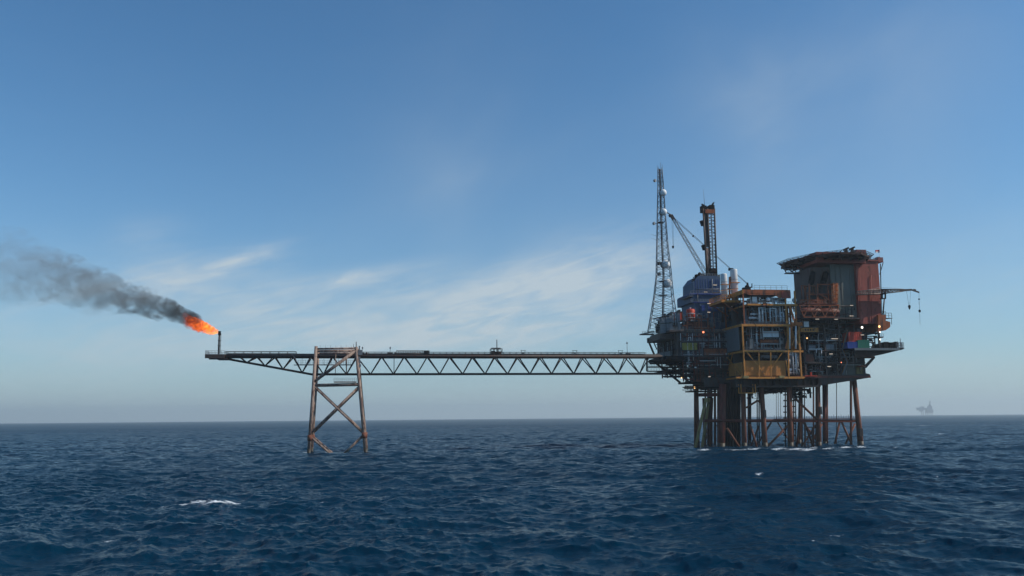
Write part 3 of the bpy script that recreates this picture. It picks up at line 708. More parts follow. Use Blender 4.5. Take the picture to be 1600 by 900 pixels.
for x, v0, v1 in ((1163, JF, JB), (1235, JF, JB), (1338, JF, JB-6)):
    p = H(x, 657.4, v0); jt('horizontal_beam', p, p+Vector((0, v1-v0, 0)), .5, 'jacket')
for x0, y0, x1, y1, v, r in [(1235, 661, 1197, 700, JF, .48), (1136, 669, 1158, 703, JF-.5, .45), (1172, 663, 1184, 704, JF, .45), (1186, 665, 1171, 704, 10, .4), (1244, 624, 1277, 656, JF, .5), (1182, 627, 1166, 637, 6, .4), (1182, 625, 1190, 630, 6, .35),
                             (1312, 659, 1303, 700, JF, .42), (1315, 659, 1333, 700, JF, .42), (1336, 662, 1318, 701, 9, .42), (1257, 660, 1272, 701, 8, .45), (1277, 661, 1262, 684, 8, .4), (1265, 680, 1250, 701, 8, .4), (1240, 625, 1246, 623, JF, .35),
                             (1112, 664, 1097, 700, 26, .4), (1100, 664, 1116, 701, 26, .4), (1120, 664, 1145, 701, JB, .4), (1150, 660, 1135, 700, JB, .4), (1205, 660, 1180, 700, JB, .42), (1215, 660, 1240, 700, JB, .3), (1255, 660, 1285, 700, JB, .42), (1285, 662, 1262, 700, JB, .42), (1248, 664, 1245, 700, 8, .4)]:
    jt('brace', H(x0, y0, v), H(x1, y1, v), r)
wk = MB(); a, b = H(1208, 657, JF), H(1335, 655.3, JF)
part('walkway', MB().box(a.x, b.x, JF-1.3, JF-.2, a.z+.45, a.z+.65), M['rustred'], jk)
for k in range(34):
    u = a.x+(b.x-a.x)*k/33; wk.beam((u, JF-1.25, a.z+.65), (u, JF-1.25, a.z+1.7+(.5 if k % 3 == 0 else 0)), .09)
part('stanchion_row', wk, M['dark'], jk)
ld = MB()
for y in (668, 682, 691): ld.beam(H(1257, y, 4), H(1281, y, 4), .3)
for x in (1258.5, 1262.5, 1269, 1275.5): ld.beam(H(x, 668, 4), H(x, 702, 4), .28)
part('boat_landing', ld, M['jacket'], jk)
for x, y, w in ((1194, 645, 1.0), (1281, 640, 1.0), (1344, 674, 1.5)): 
    p = H(x, y, JF-1); part('anode', MB().box(p.x-w*.5, p.x+w*.5, JF-1.9, JF-1.0, p.z-2, p.z+1.2), M['dark'], jk)
cg = MB()
for k in range(11):
    for x in (1226.5, 1240.5):
        p = H(x, 608+k*9, JF); cg.box(p.x-.5, p.x+.5, JF-.5, JF+.5, p.z-.25, p.z+.25)
part('clamp_row', cg, M['black'], jk)

# ------------------------------------------------------------------ deck structure
dk = thing('platform_deck', 'dark many levelled steel deck structure between the sea legs and the modules', 'deck', (H(1240, 605, 0).x, 0, H(1240, 605, 0).z))
def dpart(name, mb, mat='girder', label=None): part(name, mb, M[mat], dk, label)
u0, u1, z0, z1 = R(1150, 592, 1282, 604.5, 0)
dpart('cellar_floor', MB().box(u0, u1, 0, 40, z0, z0+.6))
gm = MB()
for k in range(12): u = u0+(u1-u0)*k/11; gm.box(u-.12, u+.12, -.2, 39, z0+.6, z1)
for v in (2, 10, 18, 26, 34): gm.box(u0, u1, v-.12, v+.12, z0+.62, z1-.02)
dpart('girder', gm)
ur = H(1360, 590, 0).x; zr = H(1360, 590, 0).z; zrt = H(1360, 586, 0).z
for v in (0, 24): dpart('side_girder', MB().prism([(u1-1, z0+.3), (ur, zr), (ur, zrt+.2), (u1-1, zrt+.2)], v, v+.5), 'girder')
dpart('edge_beam', MB().rbox(1150, 587.2, 1360.5, 590.6, -.55, -.25), 'rustred')
zf0 = H(1250, 590, 0).z
def floor(y, x0, x1, v0, v1, th=.45, mat='girder', edge=True):
    a = H(x0, y, v0).x; b = H(x1, y, v0).x; z = H((x0+x1)/2, y, v0).z
    dpart('floor', MB().box(a, b, v0, v1, z-th, z), mat); return z
floor(586.6, 1150, 1358, 0, 40); floor(566, 1255, 1352, 1, 38); floor(547, 1255, 1352, 1, 38); floor(519, 1255, 1372, 3, 30); floor(505, 1255, 1377, 2, 22)
dpart('bulkhead', MB().rbox(1258, 505, 1350, 587, 14, 14.4).rbox(1150, 512, 1258, 604, 19, 19.3), 'gdark')
dpart('bulkhead', MB().rbox(1318, 566, 1352, 586, 4, 11), 'green')
dpart('support_panel', MB().rbox(1338, 572, 1350, 584, 3.4, 3.9), 'jacketpale')
cm = MB()
for x in (1257, 1290, 1313, 1349): cm.rbox(x-1.2, 506, x+1.2, 588, 1.2, 1.8)
cm.beam(H(1352, 572, 2), H(1366, 558, 2), .8).beam(H(1350, 584, 2), H(1358, 586, 2), .7).beam(H(1352, 574, 8), H(1366, 558, 8), .8)
dpart('column', cm)
dpart('pipework', bays(bays(bays(MB(), 1258, 549, 1318, 565, 2, 10, 46, .12, .38, 21), 1258, 568, 1318, 586, 2, 10, 46, .12, .4, 22), 1258, 521, 1325, 546, 3, 9, 60, .12, .4, 23), 'dark')
dpart('pipework', bays(bays(MB(), 1262, 521, 1312, 585, 3, 8, 44, .1, .26, 24), 1255, 497, 1345, 518, 3, 8, 40, .12, .3, 25), 'grey')
dpart('pipework', bays(MB(), 1260, 521, 1350, 585, 3, 9, 26, .12, .35, 26), 'rustred')
# underdeck tangle between the legs
ut = MB(); bays(ut, 1172, 604, 1270, 612, 3, 22, 70, .12, .34, 31, .3); bays(ut, 1176, 610, 1190, 622, 5, 10, 16, .1, .28, 32, .4); bays(ut, 1242, 606, 1272, 622, 4, 10, 34, .12, .42, 33, .4); bays(ut, 1196, 610, 1226, 615, 8, 14, 22, .08, .22, 34, .4)
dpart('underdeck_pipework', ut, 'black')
hb_ = MB(); a0 = R(1158, 606, 1180.5, 614, -1)
for u in (a0[0], a0[1]): hb_.beam((u, -1, a0[2]), (u, -1, a0[3]+1.5), .35); hb_.beam((u, 1.5, a0[2]), (u, 1.5, a0[3]+1.5), .35)
hb_.beam((a0[0], -1, a0[2]), (a0[1], -1, a0[2]), .4).beam((a0[0], 1.5, a0[2]), (a0[1], 1.5, a0[2]), .4).box(a0[0], a0[1], -1, 1.5, a0[2]-.1, a0[2]+.05)
dpart('hung_basket', hb_, 'ochre')
# the level where the left wing steps down to the legs
lw = MB(); lw.rbox(1100, 590, 1150, 606, 12, 26); dpart('bulkhead', lw, 'gdark')
dpart('floor', MB().rbox(1078, 610.5, 1120, 612.5, 12, 18).rbox(1080, 604.5, 1150, 606, 11.5, 20), 'black')
dpart('floor', MB().rbox(1068, 597, 1100, 599.5, 12, 19), 'black')
dpart('floor', MB().rbox(1096, 614, 1122, 619, 12.5, 20), 'rustred')
pb = MB(); bays(pb, 1068, 600, 1122, 610, 13, 5, 30, .1, .3, 41, .5); dpart('pipework', pb, 'dark')

# ------------------------------------------------------------------ left wing
LV = 14.0
lwg = thing('wellhead_module', 'dark grey ribbed module at the platform end where the bridge lands', 'module', (H(1085, 590, LV).x, LV, H(1085, 590, LV).z))
def lpart(name, mb, mat, label=None): return part(name, mb, M[mat], lwg, label)
lpart('wall', MB().rbox(1058, 517, 1150, 558, LV, 42), 'gdark'); lpart('lower_wall', MB().rbox(1092, 558, 1150, 597, LV, 26), 'gdark')
uw = H(1058, 540, LV).x; za, zc_ = H(1058, 553, LV).z, H(1062, 521, LV).z
for v0, v1 in ((19.2, 21.6), (24.6, 27.2), (30.4, 32.6)): lpart('cladding_strip', MB().box(uw-.5, uw-.02, v0, v1, za, zc_), 'bluegrey')
lpart('lower_panel', MB().box(uw-.8, uw-.03, 20, 40, za-1.5, za+2.2), 'bluegrey')
sp = MB()
for k in range(9): sp.tube((uw-.6, 15+k*2.9, za), (uw-.6, 15+k*2.9, zc_+.6), .16+.08*(k % 3))
for k in range(4): sp.tube((uw-.9, 14.5, za+2+k*2.1), (uw-.9, 41, za+2+k*2.1), .15)
lpart('pipework', sp, 'dark')
lpart('roof', MB().rbox(1046, 515.8, 1110, 518.5, LV-1, 41).rbox(1031, 522, 1063, 530, LV+3, 36), 'girder')
lpart('landing', MB().rbox(1001, 521.8, 1022, 523.2, LV+12, LV+14).beam(H(1001, 522.5, LV+13), H(1022, 518, LV+13), .5), 'girder')
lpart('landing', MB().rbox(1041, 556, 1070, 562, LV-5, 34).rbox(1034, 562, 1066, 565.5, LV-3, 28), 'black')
lpart('strut', MB().beam(H(1012, 530, 33), H(1023, 556, 33), .7), 'girder'); lpart('strut', MB().beam(H(1019, 530, 28), H(1026, 545, 28), .4), 'girder')
lo = MB()
for y, x0, x1 in ((565, 1013, 1085), (573.5, 1010.5, 1085), (580, 1011.5, 1080), (588, 1035, 1080)): lo.rbox(x0, y-.9, x1, y+.9, LV-1, LV-.2); lo.rbox(x0+4, y-.6, x1, y+.6, LV+14, LV+14.4)
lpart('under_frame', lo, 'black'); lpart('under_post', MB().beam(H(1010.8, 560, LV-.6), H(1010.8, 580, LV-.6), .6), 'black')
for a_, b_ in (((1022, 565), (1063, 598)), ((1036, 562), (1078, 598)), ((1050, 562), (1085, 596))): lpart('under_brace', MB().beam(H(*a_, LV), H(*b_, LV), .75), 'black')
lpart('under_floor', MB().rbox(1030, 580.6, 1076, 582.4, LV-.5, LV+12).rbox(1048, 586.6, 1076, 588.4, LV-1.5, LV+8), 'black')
lpart('under_railing', MB().rail([H(1013, 572.5, LV+3), H(1070, 572.5, LV+3)], 1.6, .7, .05).rail([H(1013, 580.6, LV), H(1066, 580.6, LV)], 1.4, 1.2, .05), 'grey')
up = MB(); bays(up, 1040, 562, 1090, 590, LV+1, 8, 54, .12, .36, 51, .3); lpart('pipework', up, 'black')
lpart('crate_stack', MB(), 'yellow')
tp = MB(); bays(tp, 1028, 496, 1062, 516, LV+8, 8, 46, .1, .3, 55, .5); lpart('roof_pipework', tp, 'dark')
tp = MB(); bays(tp, 1064, 488, 1100, 516, LV+2, 5, 26, .1, .3, 56, .6); lpart('roof_pipework', tp, 'grey')
tp = MB(); bays(tp, 1064, 519, 1148, 556, LV-1.0, .95, 60, .1, .3, 57, .5); lpart('pipework', tp, 'grey')
tp = MB(); bays(tp, 1066, 521, 1148, 596, LV-1.1, 1.0, 34, .12, .3, 58, .5); lpart('pipework', tp, 'rustred')
lpart('roof_railing', MB().rail([H(1047, 515.8, LV-.9), H(1108, 515.8, LV-.9)], 1.3, 1.4, .06).rail([(H(1047, 515.8, LV-.9).x, LV-.9, H(1047, 515.8, LV-.9).z), (H(1047, 515.8, LV-.9).x, 40, H(1047, 515.8, LV-.9).z)], 1.3, 1.4, .06), 'grey')
tp = MB(); bays(tp, 1064, 519, 1146, 575, LV-1.15, .9, 30, .07, .16, 59, .5); lpart('pipework', tp, 'silver')
tp = MB(); bays(tp, 1066, 488, 1120, 535, LV-1.3, .9, 22, .1, .25, 60, .5); lpart('pipework', tp, 'rustor')
lpart('railing', MB().rail([H(1064, 519, LV-1.3), H(1148, 519, LV-1.3)], 1.2, 1.5, .06), 'pale')
lpart('brace', MB().beam(H(1072, 530, LV-.4), H(1092, 514, LV-.4), .4), 'grey')
ly = MB()
for y, x0, x1 in ((519, 1062, 1150), (533, 1062, 1148), (556, 1062, 1150), (575, 1062, 1150)): ly.rbox(x0, y, x1, y+1.6, LV-1.2, LV-.1)
lpart('floor_edge', ly, 'girder')
lpart('railing', MB().rail([H(1064, 533, LV-1.1), H(1146, 533, LV-1.1)], 1.2, 1.6, .05).rail([H(1064, 556, LV-1.1), H(1146, 556, LV-1.1)], 1.2, 1.6, .05).rail([H(1004, 521.8, LV+12), H(1020, 521.8, LV+12)], 1.2, 1.2, .05), 'grey')
lpart('pipework', bays(bays(MB(), 1064, 520, 1150, 533, LV-.9, .8, 40, .1, .25, 52), 1064, 558, 1150, 600, LV-1, 1.0, 70, .1, .3, 53), 'dark')
# cargo and tanks on the left wing
def tank(name, label, x0, y0, x1, y1, v, mat, capmat=None, group=None, legs=False):
    u0, u1, z0, z1 = R(x0, y0, x1, y1, v); r = (u1-u0)/2; c = ((u0+u1)/2, v+r, z0)
    t = thing(name, label, name.split('_')[-1], c, group); h = z1-z0
    part('shell', MB().lathe(c, [(r, .15*r), (r, h-.25*r), (r*.86, h-.08*r), (r*.45, h)], 20), M[mat], t)
    rm = MB()
    for f in (.3, .62): rm.lathe((c[0], c[1], z0+h*f), [(r*1.03, 0), (r*1.05, .1), (r*1.03, .2)], 20)
    part('band', rm, M[capmat or mat], t)
    part('nozzle', MB().tube((c[0], c[1], z0+h-.1), (c[0], c[1], z0+h+.6), .2).box(c[0]-.35, c[0]+.35, c[1]-.35, c[1]+.35, z0+h+.5, z0+h+.65), M[capmat or mat], t)
    part('skirt', MB().lathe(c, [(r*.95, -.02), (r*.95, .2)], 20), M['dark'], t); return t
def hut(name, label, cat, x0, y0, x1, y1, v, depth, mat, door=True, win=0, group=None, trim='dark'):
    u0, u1, z0, z1 = R(x0, y0, x1, y1, v); t = thing(name, label, cat, ((u0+u1)/2, v+depth/2, z0), group)
    part('body', MB().box(u0, u1, v, v+depth, z0, z1), M[mat], t)
    fr = MB(); w = min(.18, (u1-u0)*.06)
    for u in (u0, u1): fr.beam((u, v, z0), (u, v, z1), 2*w)
    for z in (z0, z1): fr.beam((u0, v, z), (u1, v, z), 2*w)
    part('frame', fr, M[trim], t)
    if door:
        d = MB(); n = max(1, int((u1-u0)/1.6))
        for k in range(n): a = u0+(u1-u0)*(k+.12)/n; b = u0+(u1-u0)*(k+.88)/n; d.box(a, b, v-.05, v-.005, z0+.12*(z1-z0), z0+.9*(z1-z0))
        part('door_panel', d, M[mat], t)
    for k in range(win):
        a = u0+(u1-u0)*(k+.25)/win; b = u0+(u1-u0)*(k+.75)/win
        part('window', MB().box(a, b, v-.09, v-.055, z0+(z1-z0)*.5, z0+(z1-z0)*.82), M['glass'], t)
    return t
hut('cargo_basket', 'faded yellow cargo unit on the dark ledge beside the bridge landing', 'cargo unit', 1065, 535, 1090, 547.5, LV-1.0, 2.5, 'yellow')
hut('cargo_skip', 'dull rusty orange skip on the dark ledge left of the ochre module', 'skip', 1099, 544, 1136, 555.8, LV-1.0, 2.6, 'rustor', door=True)
tank('mud_tank', 'upright red tank with pale top beside the blue drilling tower', 1075, 482, 1088, 502.5, 18, 'red', 'white')
hut('winch_house', 'red box housing with a lit lamp beside the white posts', 'housing', 1056.5, 487, 1066.5, 501, 19, 4, 'red')
rd = hut('tank_skid', 'long low rusty red skid under the upright red tank', 'skid', 1072, 502.5, 1104, 515, 16, 8, 'rustred')
for k, (x, lab) in enumerate(((1051.5, 'white vertical pipe, left one of the pair beside the red box housing'), (1055.5, 'white vertical pipe right against the red box housing'))):
    t = thing('vent_pipe', lab, 'vent pipe', H(x, 508, 18.5), 'white vent pipes'); p, q = H(x, 508, 18.5), H(x, 490 if k else 493, 18.5)
    part('pipe', MB().tube(p, q, .3), M['white'], t); part('cap', MB().tube(q, q+Vector((0, 0, .3)), .42), M['white'], t); part('bracket', MB().box(p.x-.45, p.x+.45, 18.1, 18.9, (p.z+q.z)/2, (p.z+q.z)/2+.25), M['rustor'], t)
dct = None
for x, w, y, lab in ((1037, 3.2, 492, 'grey exhaust duct nearest the mast, first of four'), (1044, 3.0, 491, 'grey exhaust duct with slanted outlet, second from the mast'), (1048.5, 2.4, 489, 'slim grey exhaust duct squeezed between two wider ones'), (1061, 2.0, 485.5, 'thin dark exhaust duct rising beside the red box housing')):
    u0, u1, z0, z1 = R(x-w, y, x+w, 520, LV+3); t = thing('exhaust_duct', lab, 'exhaust duct', ((u0+u1)/2, LV+4, z0), 'turbine exhaust ducts')
    part('duct', MB().box(u0, u1, LV+3, LV+5.5, z0, z1-1.2), M['grey'], t)
    part('outlet', MB().prism([(u0, z1-1.2), (u1, z1-1.2), (u1+.5, z1+.5), (u1-.4, z1+.5)], LV+3.1, LV+5.4), M['dark'], t)
    part('flange', MB().box(u0-.15, u1+.15, LV+2.85, LV+5.6, (z0+z1)/2, (z0+z1)/2+.3), M['dark'], t)
hut('generator_house', 'low dark machinery house at the foot of the lattice mast', 'machinery house', 1040, 505, 1062, 516, LV+6, 14, 'gdark', win=0)
t = thing('air_intake', 'dark intake hood with pale underside by the foot of the lattice mast', 'intake hood', H(1026, 502, LV+5))
a = R(1021, 494, 1034, 502, LV+5)
part('hood', MB().prism([(a[0], a[2]+1.2), (a[1], a[2]+1.5), (a[1]+.3, a[3]), (a[0]+1.2, a[3]-.6)], LV+5, LV+9), M['dark'], t)
part('leg', MB().beam((a[0]+.3, LV+5.2, a[2]), (a[0]+.3, LV+5.2, a[2]+1.3), .2).beam((a[1]-.3, LV+5.2, a[2]), (a[1]-.3, LV+5.2, a[2]+1.6), .2), M['dark'], t)
part('drum', MB().tube((a[0]+1.2, LV+5, a[2]+.7), (a[1]-1, LV+5, a[2]+.7), .55), M['white'], t)

# ------------------------------------------------------------------ lattice communications mast
MV = 22.0
ct = thing('communications_mast', 'tall tapering grey lattice mast with round white dishes, left end of the platform', 'mast', H(1036, 512, MV))
lev = [(516, 1035.5, 26.5), (495, 1036.2, 23.2), (462, 1036.6, 17.4), (430, 1037, 13.8), (375, 1034.5, 9.8), (325, 1033.0, 7.2), (290, 1032.2, 5.4), (264, 1031.2, 4.2)]
TH = math.radians(33)
def mc(k, i):
    y, x, hw = lev[k]; c = H(x, y, MV); R_ = hw/3.72/math.cos(TH); t = TH+i*math.pi/2
    return Vector((c.x+R_*math.cos(t), c.y+R_*math.sin(t), c.z))
for i in range(4):
    m = MB()
    for k in range(len(lev)-1): m.tube(mc(k, i), mc(k+1, i), .2-.016*k, n=8)
    part('leg', m, M['grey'], ct)
bm = MB()
for k, n in zip(range(len(lev)-1), (2, 3, 3, 5, 5, 4, 4)):
    for j in range(n):
        for i in range(4):
            A = lambda f, ii: mc(k, ii % 4).lerp(mc(k+1, ii % 4), f)
            f0, f1 = j/n, (j+1)/n
            bm.beam(A(f0, i), A(f0, i+1), .14); bm.beam(A(f0, i), A(f1, i+1), .12); bm.beam(A(f0, i+1), A(f1, i), .12)
part('bracing', bm, M['grey'], ct)
cx = [H(x, y, MV) for y, x, _ in lev]
part('cable_ladder', MB().path([c+Vector((-.2, 0, 0)) for c in cx], .34).path([c+Vector((.5, .4, 0)) for c in cx], .1), M['dark'], ct)
for y, x, w in ((411, 1036, 12), (440, 1037, 13), (348, 1032, 9), (462, 1036, 12)):
    p = H(x, y, MV); w /= 3.72; part('platform', MB().box(p.x-w*.6, p.x+w*.5, MV-1.4, MV+1.4, p.z-.1, p.z+.1), M['dark'], ct)
for x, y, r in ((1036.6, 301, 5.8), (1037.2, 331, 5.8), (1040.6, 413, 7.0), (1043.6, 442.5, 7.0)):
    p = H(x, y, MV-1.5); rr = r/3.72
    d = part('dish', MB().ball(p, rr*.92, rr*.8, rr*1.0, 18, 12), M['white'], ct)
    dr = MB(); q = p+Vector((-rr*.1, .25*rr, 0)); dr.tube(q, q+Vector((-.25, .9*rr, 0)), rr*.98, rr*.85, 18); part('rim', dr, M['grey'], d)
    part('mount', MB().beam(p+Vector((0, rr*.6, 0)), p+Vector((-1, 1.8, 0)), .3), M['dark'], d)
for x, y, r, mat in ((1024.3, 282, 2.6, 'grey'), (1023, 349, 2.6, 'grey'), (1030.5, 411.5, 3.1, 'dark'), (1031, 428, 3.0, 'dark')):
    p = H(x, y, MV-1.5); rr = r/3.72; m = MB().tube(p, p+Vector((-.6, .7, 0))*rr*1.3, rr, rr*.9, 14).beam(p+Vector((-.3, .5, 0)), p+Vector((1.8, 1, 0)), .18)
    part('drum_antenna', m, M[mat], ct)
top = H(1031.2, 264, MV)
for dx, h in ((-1.2, 1.6), (-.6, 1.0), (.35, 3.0), (1.1, 2.2), (.8, .9)): part('rod_antenna', MB().beam(top+Vector((dx, 0, -1.5)), top+Vector((dx, 0, h)), .12), M['grey'], ct)
for y in (369, 375): 
    p = H(1026, y, MV-1); part('rod_antenna', MB().beam(p, p+Vector((-2.6, -.5, .7)), .09), M['grey'], ct)

# ------------------------------------------------------------------ blue drilling module and derrick
DV = 23.0
dr_ = thing('drilling_module', 'stepped blue clad drilling module under the derrick', 'module', H(1108, 500, DV))
def bpart(name, mb, mat='blue', label=None): return part(name, mb, M[mat], dr_, label)
ptop = [H(*p, DV) for p in ((1083.5, 459), (1125.5, 459), (1125.5, 434), (1119, 431), (1091, 431), (1083.5, 441))]
bpart('upper_wall', MB().prism([(p.x, p.z) for p in ptop], DV, DV+14))
bpart('middle_wall', MB().rbox(1079, 459.5, 1127, 473, DV-2, DV+16))
bpart('lower_wall', MB().rbox(1086, 472, 1164, 518, DV-3, DV+14))
bpart('side_wall', MB().rbox(1094, 473, 1126, 503, DV-3.4, DV-3.05), 'blue')
bpart('ledge', MB().rbox(1078, 458.5, 1128, 460, DV-2.6, DV+14).rbox(1085, 471.6, 1130, 472.8, DV-3.6, DV), 'cblue')
lou = MB()
for x in (1099, 1109, 1119): lou.rbox(x-2.5, 477, x+2.5, 486, DV-3.6, DV-3.42)
bpart('louvre', lou, 'cblue')
wl = MB()
for k in range(10): wl.rbox(1087+k*4, 436, 1087.4+k*4, 458, DV-.12, DV-.005)
bpart('cladding_rib', wl, 'cblue')
bpart('walkway', MB().rbox(1076.5, 463, 1083, 464, DV-4, DV+6), 'dark')
bpart('railing', MB().rail([H(1077, 463, DV-3.9), H(1083, 463, DV-3.9)], 1.2, .8, .05).rail([H(1079, 471, DV-3.5), H(1127, 471, DV-3.5)], 1.1, 1.2, .04), 'grey')
bpart('pipework', bays(MB(), 1087, 489, 1126, 517, DV-3.9, .8, 34, .1, .28, 62, .5), 'grey'); bpart('pipework', bays(MB(), 1126, 473, 1162, 503, DV-4, .9, 26, .1, .3, 61, .6), 'dark')
bpart('roof_unit', MB().rbox(1096, 427.5, 1100.5, 432, DV+1, DV+4).rbox(1120.5, 429.5, 1125, 434, DV+1, DV+4).rbox(1084, 437.5, 1088, 442, DV+1, DV+4), 'dark'); bpart('railing', MB().rail([H(1094, 431, DV+.2), H(1125, 433, DV+.2)], 1.3, 1.2, .06).rail([H(1079, 458.5, DV-2.4), H(1127, 458.5, DV-2.4)], 1.2, 1.4, .06), 'grey'); bpart('conduit', MB().tube(H(1113, 458, DV-.3), H(1113, 436, DV-.3), .2).tube(H(1090, 472, DV-2.3), H(1090, 460, DV-2.3), .22).tube(H(1087, 452, DV-.3), H(1124, 451.6, DV-.3), .14), 'grey')
t = thing('fire_monitor', 'small dark machine on the sloping roof edge of the blue module', 'machine', H(1091, 431, DV+2))
p = H(1091.5, 436, DV+2)
part('body', MB().box(p.x-1.4, p.x+1.4, DV+1, DV+3, p.z, p.z+2).ball((p.x+.6, DV+2, p.z+2.3), .8), M['black'], t)
part('arm', MB().beam((p.x-2.5, DV+2, p.z+.6), (p.x+1, DV+2, p.z+2.4), .35), M['black'], t)
part('base', MB().box(p.x-2.8, p.x+1.6, DV+.8, DV+3.2, p.z-.5, p.z), M['dark'], t)
KV = 29.0
dk2 = thing('derrick', 'tall slim brown drilling derrick with open ladder side above the blue module', 'derrick', H(1110, 432, KV))
def kpart(name, mb, mat='girder', label=None): return part(name, mb, M[mat], dk2, label)
DX = lambda f, y: 1097.6 + (y-325)/105*6.2 + f*(18.6-(y-325)/105*2.6)      # f: 0 left edge .. 1 right edge
K = lambda f, y, v=KV: H(DX(f, y), y, v)
kd = 3.4
for f, v in ((0.05, KV), (.42, KV), (1, KV), (1, KV+kd), (.42, KV+kd), (.05, KV+kd)):
    kpart('leg', MB().tube(K(f, 430, v), K(f, 326, v), .42, n=8), 'girder')
lt = MB(); n = 22
for j in range(n):
    y0, y1 = 430-(104)*j/n, 430-104*(j+1)/n
    for v in (KV, KV+kd):
        lt.beam(K(.42, y0, v), K(1, y0, v), .26)
        if j % 2: lt.beam(K(.42, y0, v), K(1, y1, v), .16)
        else: lt.beam(K(1, y0, v), K(.42, y1, v), .16)
        lt.beam(K(.7, y0, v), K(.7, y1, v), .34)
    lt.beam(K(1, y0, KV), K(1, y0, KV+kd), .16); lt.beam(K(1, y0, KV), K(1, y1, KV+kd), .14); lt.beam(K(.05, y0, KV), K(.05, y1, KV+kd), .14)
    if y0 > 385: lt.beam(K(.05, y0), K(.42, y1), .16); lt.beam(K(.42, y0), K(.05, y1), .16); lt.beam(K(.05, y0), K(.42, y0), .16)
kpart('bracing', lt, 'dark')
pn = MB(); 
vs = [K(.0, 386, KV+.3), K(.46, 386, KV+.3), K(.46, 326, KV+.3), K(.0, 326, KV+.3), K(.0, 386, KV+kd-.5), K(.46, 386, KV+kd-.5), K(.46, 326, KV+kd-.5), K(.0, 326, KV+kd-.5)]
pn.add(vs, [(0, 1, 2, 3), (7, 6, 5, 4), (0, 4, 5, 1), (1, 5, 6, 2), (2, 6, 7, 3), (3, 7, 4, 0)]); kpart('wind_wall', pn, 'girder')
mb_ = MB()
for j in range(5): mb_.tube(K(.12+.07*j, 428), K(.12+.07*j, 388), .2)
kpart('drill_pipe', mb_, 'pale')
for y in (348, 386):
    a = R(DX(-.2, y), y-4.5, DX(.14, y), y+4, KV+.2); kpart('monkey_board', MB().prism([(a[0], a[3]-.3), (a[1], a[3]), (a[1], a[2]), (a[0]+.7, a[2])], KV+.2, KV+2.2), 'black')
a = R(DX(-.02, 330), 327, DX(1.03, 330), 333, KV-.6); kpart('crown_beam', MB().box(a[0]+1.4, a[1]-.3, KV-.6, KV-.2, a[2], a[3]), 'rustor')
a = R(DX(-.03, 325), 321, DX(.36, 325), 331, KV-.3); b = R(DX(.62, 325), 320, DX(1.03, 325), 332, KV-.3)
kpart('crown_block', MB().box(a[0], a[1], KV-.3, KV+2.6, a[2], a[3]).box(b[0], b[1], KV-.3, KV+2.6, b[2], b[3]).box(a[1], b[0], KV+.2, KV+2, a[3]-1.2, a[3]-.3).box(a[1], b[0], KV+.2, KV+2, a[2], a[2]+.8), 'black')
kpart('horn', MB().beam(K(.78, 322), K(.92, 317.5), .7).beam(K(.92, 317.5), K(1.0, 316), .4).beam(K(-.06, 319), K(.16, 321), .55), 'black')
kpart('whip_antenna', MB().tube(K(.2, 321), H(1098.8, 296, KV), .1, .05), 'grey')
kpart('base_machinery', MB().rbox(1110, 419, 1120.5, 430, KV-1, KV+5).rbox(1112, 424.5, 1119, 426, KV-1.3, KV-1.02).rbox(1100, 429, 1120, 434, KV-2, KV+8), 'black')

# ------------------------------------------------------------------ exhaust stacks on their balcony
EV = 10.0
def stack(label, x, w, y0, y1):
    c = H(x, y1, EV); r = w/3.8/2; h = H(x, y0, EV).z-c.z; t = thing('exhaust_stack', label, 'exhaust stack', c, 'silver exhaust stacks')
    part('shell', MB().lathe(c, [(r, 0), (r, h-.3), (r*.93, h)], 24), M['silver'], t)
    rm = MB()
    for f in (.36, .66): rm.lathe((c.x, c.y, c.z+h*f), [(r*1.02, 0), (r*1.07, .08), (r*1.02, .16)], 24)
    part('band', rm, M['grey'], t); part('mouth', MB().lathe((c.x, c.y, c.z+h), [(r*.8, -.2), (r*.8, .05)], 20), M['black'], t)
    bkt = MB().box(c.x-r*1.3, c.x+r*1.3, c.y-r*1.2, c.y+.2, c.z+h*.55, c.z+h*.55+.2)
    part('bracket', bkt, M['ochre'], t); return t
stack('shorter silver exhaust stack on the balcony next to the blue module', 1132.5, 10.5, 428, 467)
stack('taller silver exhaust stack standing at the right end of the balcony', 1148.5, 11.5, 421, 469)
t = thing('vent_riser', 'rusty brown pipe riser between the two silver exhaust stacks', 'pipe', H(1140, 470, EV))
p, q = H(1140, 470, EV), H(1140, 434, EV)
part('pipe', MB().tube(p, q, .45), M['rustor'], t); part('bend', MB().tube(q, q+Vector((1.4, 0, .3)), .42).ball(q, .47), M['rustor'], t); part('clamp', MB().box(p.x-.6, p.x+.6, EV-.5, EV+.5, (p.z+q.z)/2, (p.z+q.z)/2+.4), M['dark'], t)
bc = thing('exhaust_balcony', 'ochre railed balcony carrying the silver exhaust stacks', 'balcony', H(1142, 474, EV-4))
a = H(1157.5, 470.5, EV-5); b0 = H(1128, 474.5, EV-5)
part('floor', MB().box(b0.x, a.x, EV-5, EV+9, a.z-.7, a.z), M['rustor'], bc)
part('edge_beam', MB().box(b0.x-.1, a.x+.1, EV-5.2, EV-5, a.z-.6, a.z+.2).box(b0.x-.3, b0.x, EV-5.2, EV+9, a.z-.6, a.z+.2), M['ochre'], bc)
part('railing', MB().rail([(a.x, EV-5, a.z), (b0.x, EV-5, a.z), (b0.x, EV+9, a.z)], 2.6, 1.6, .1), M['ochre'], bc)
part('upper_railing', MB().beam((b0.x-.1, EV-3, a.z+4.6), (a.x, EV-3, a.z+5.6), .22).beam((b0.x, EV+5, a.z+4.8), (a.x, EV+1, a.z+5.4), .2), M['ochre'], bc)
for v_ in (EV-4, EV+7): part('bracket', MB().beam((b0.x+1, v_, a.z-.7), (a.x-1, v_, a.z-5), .4), M['rustor'], bc)
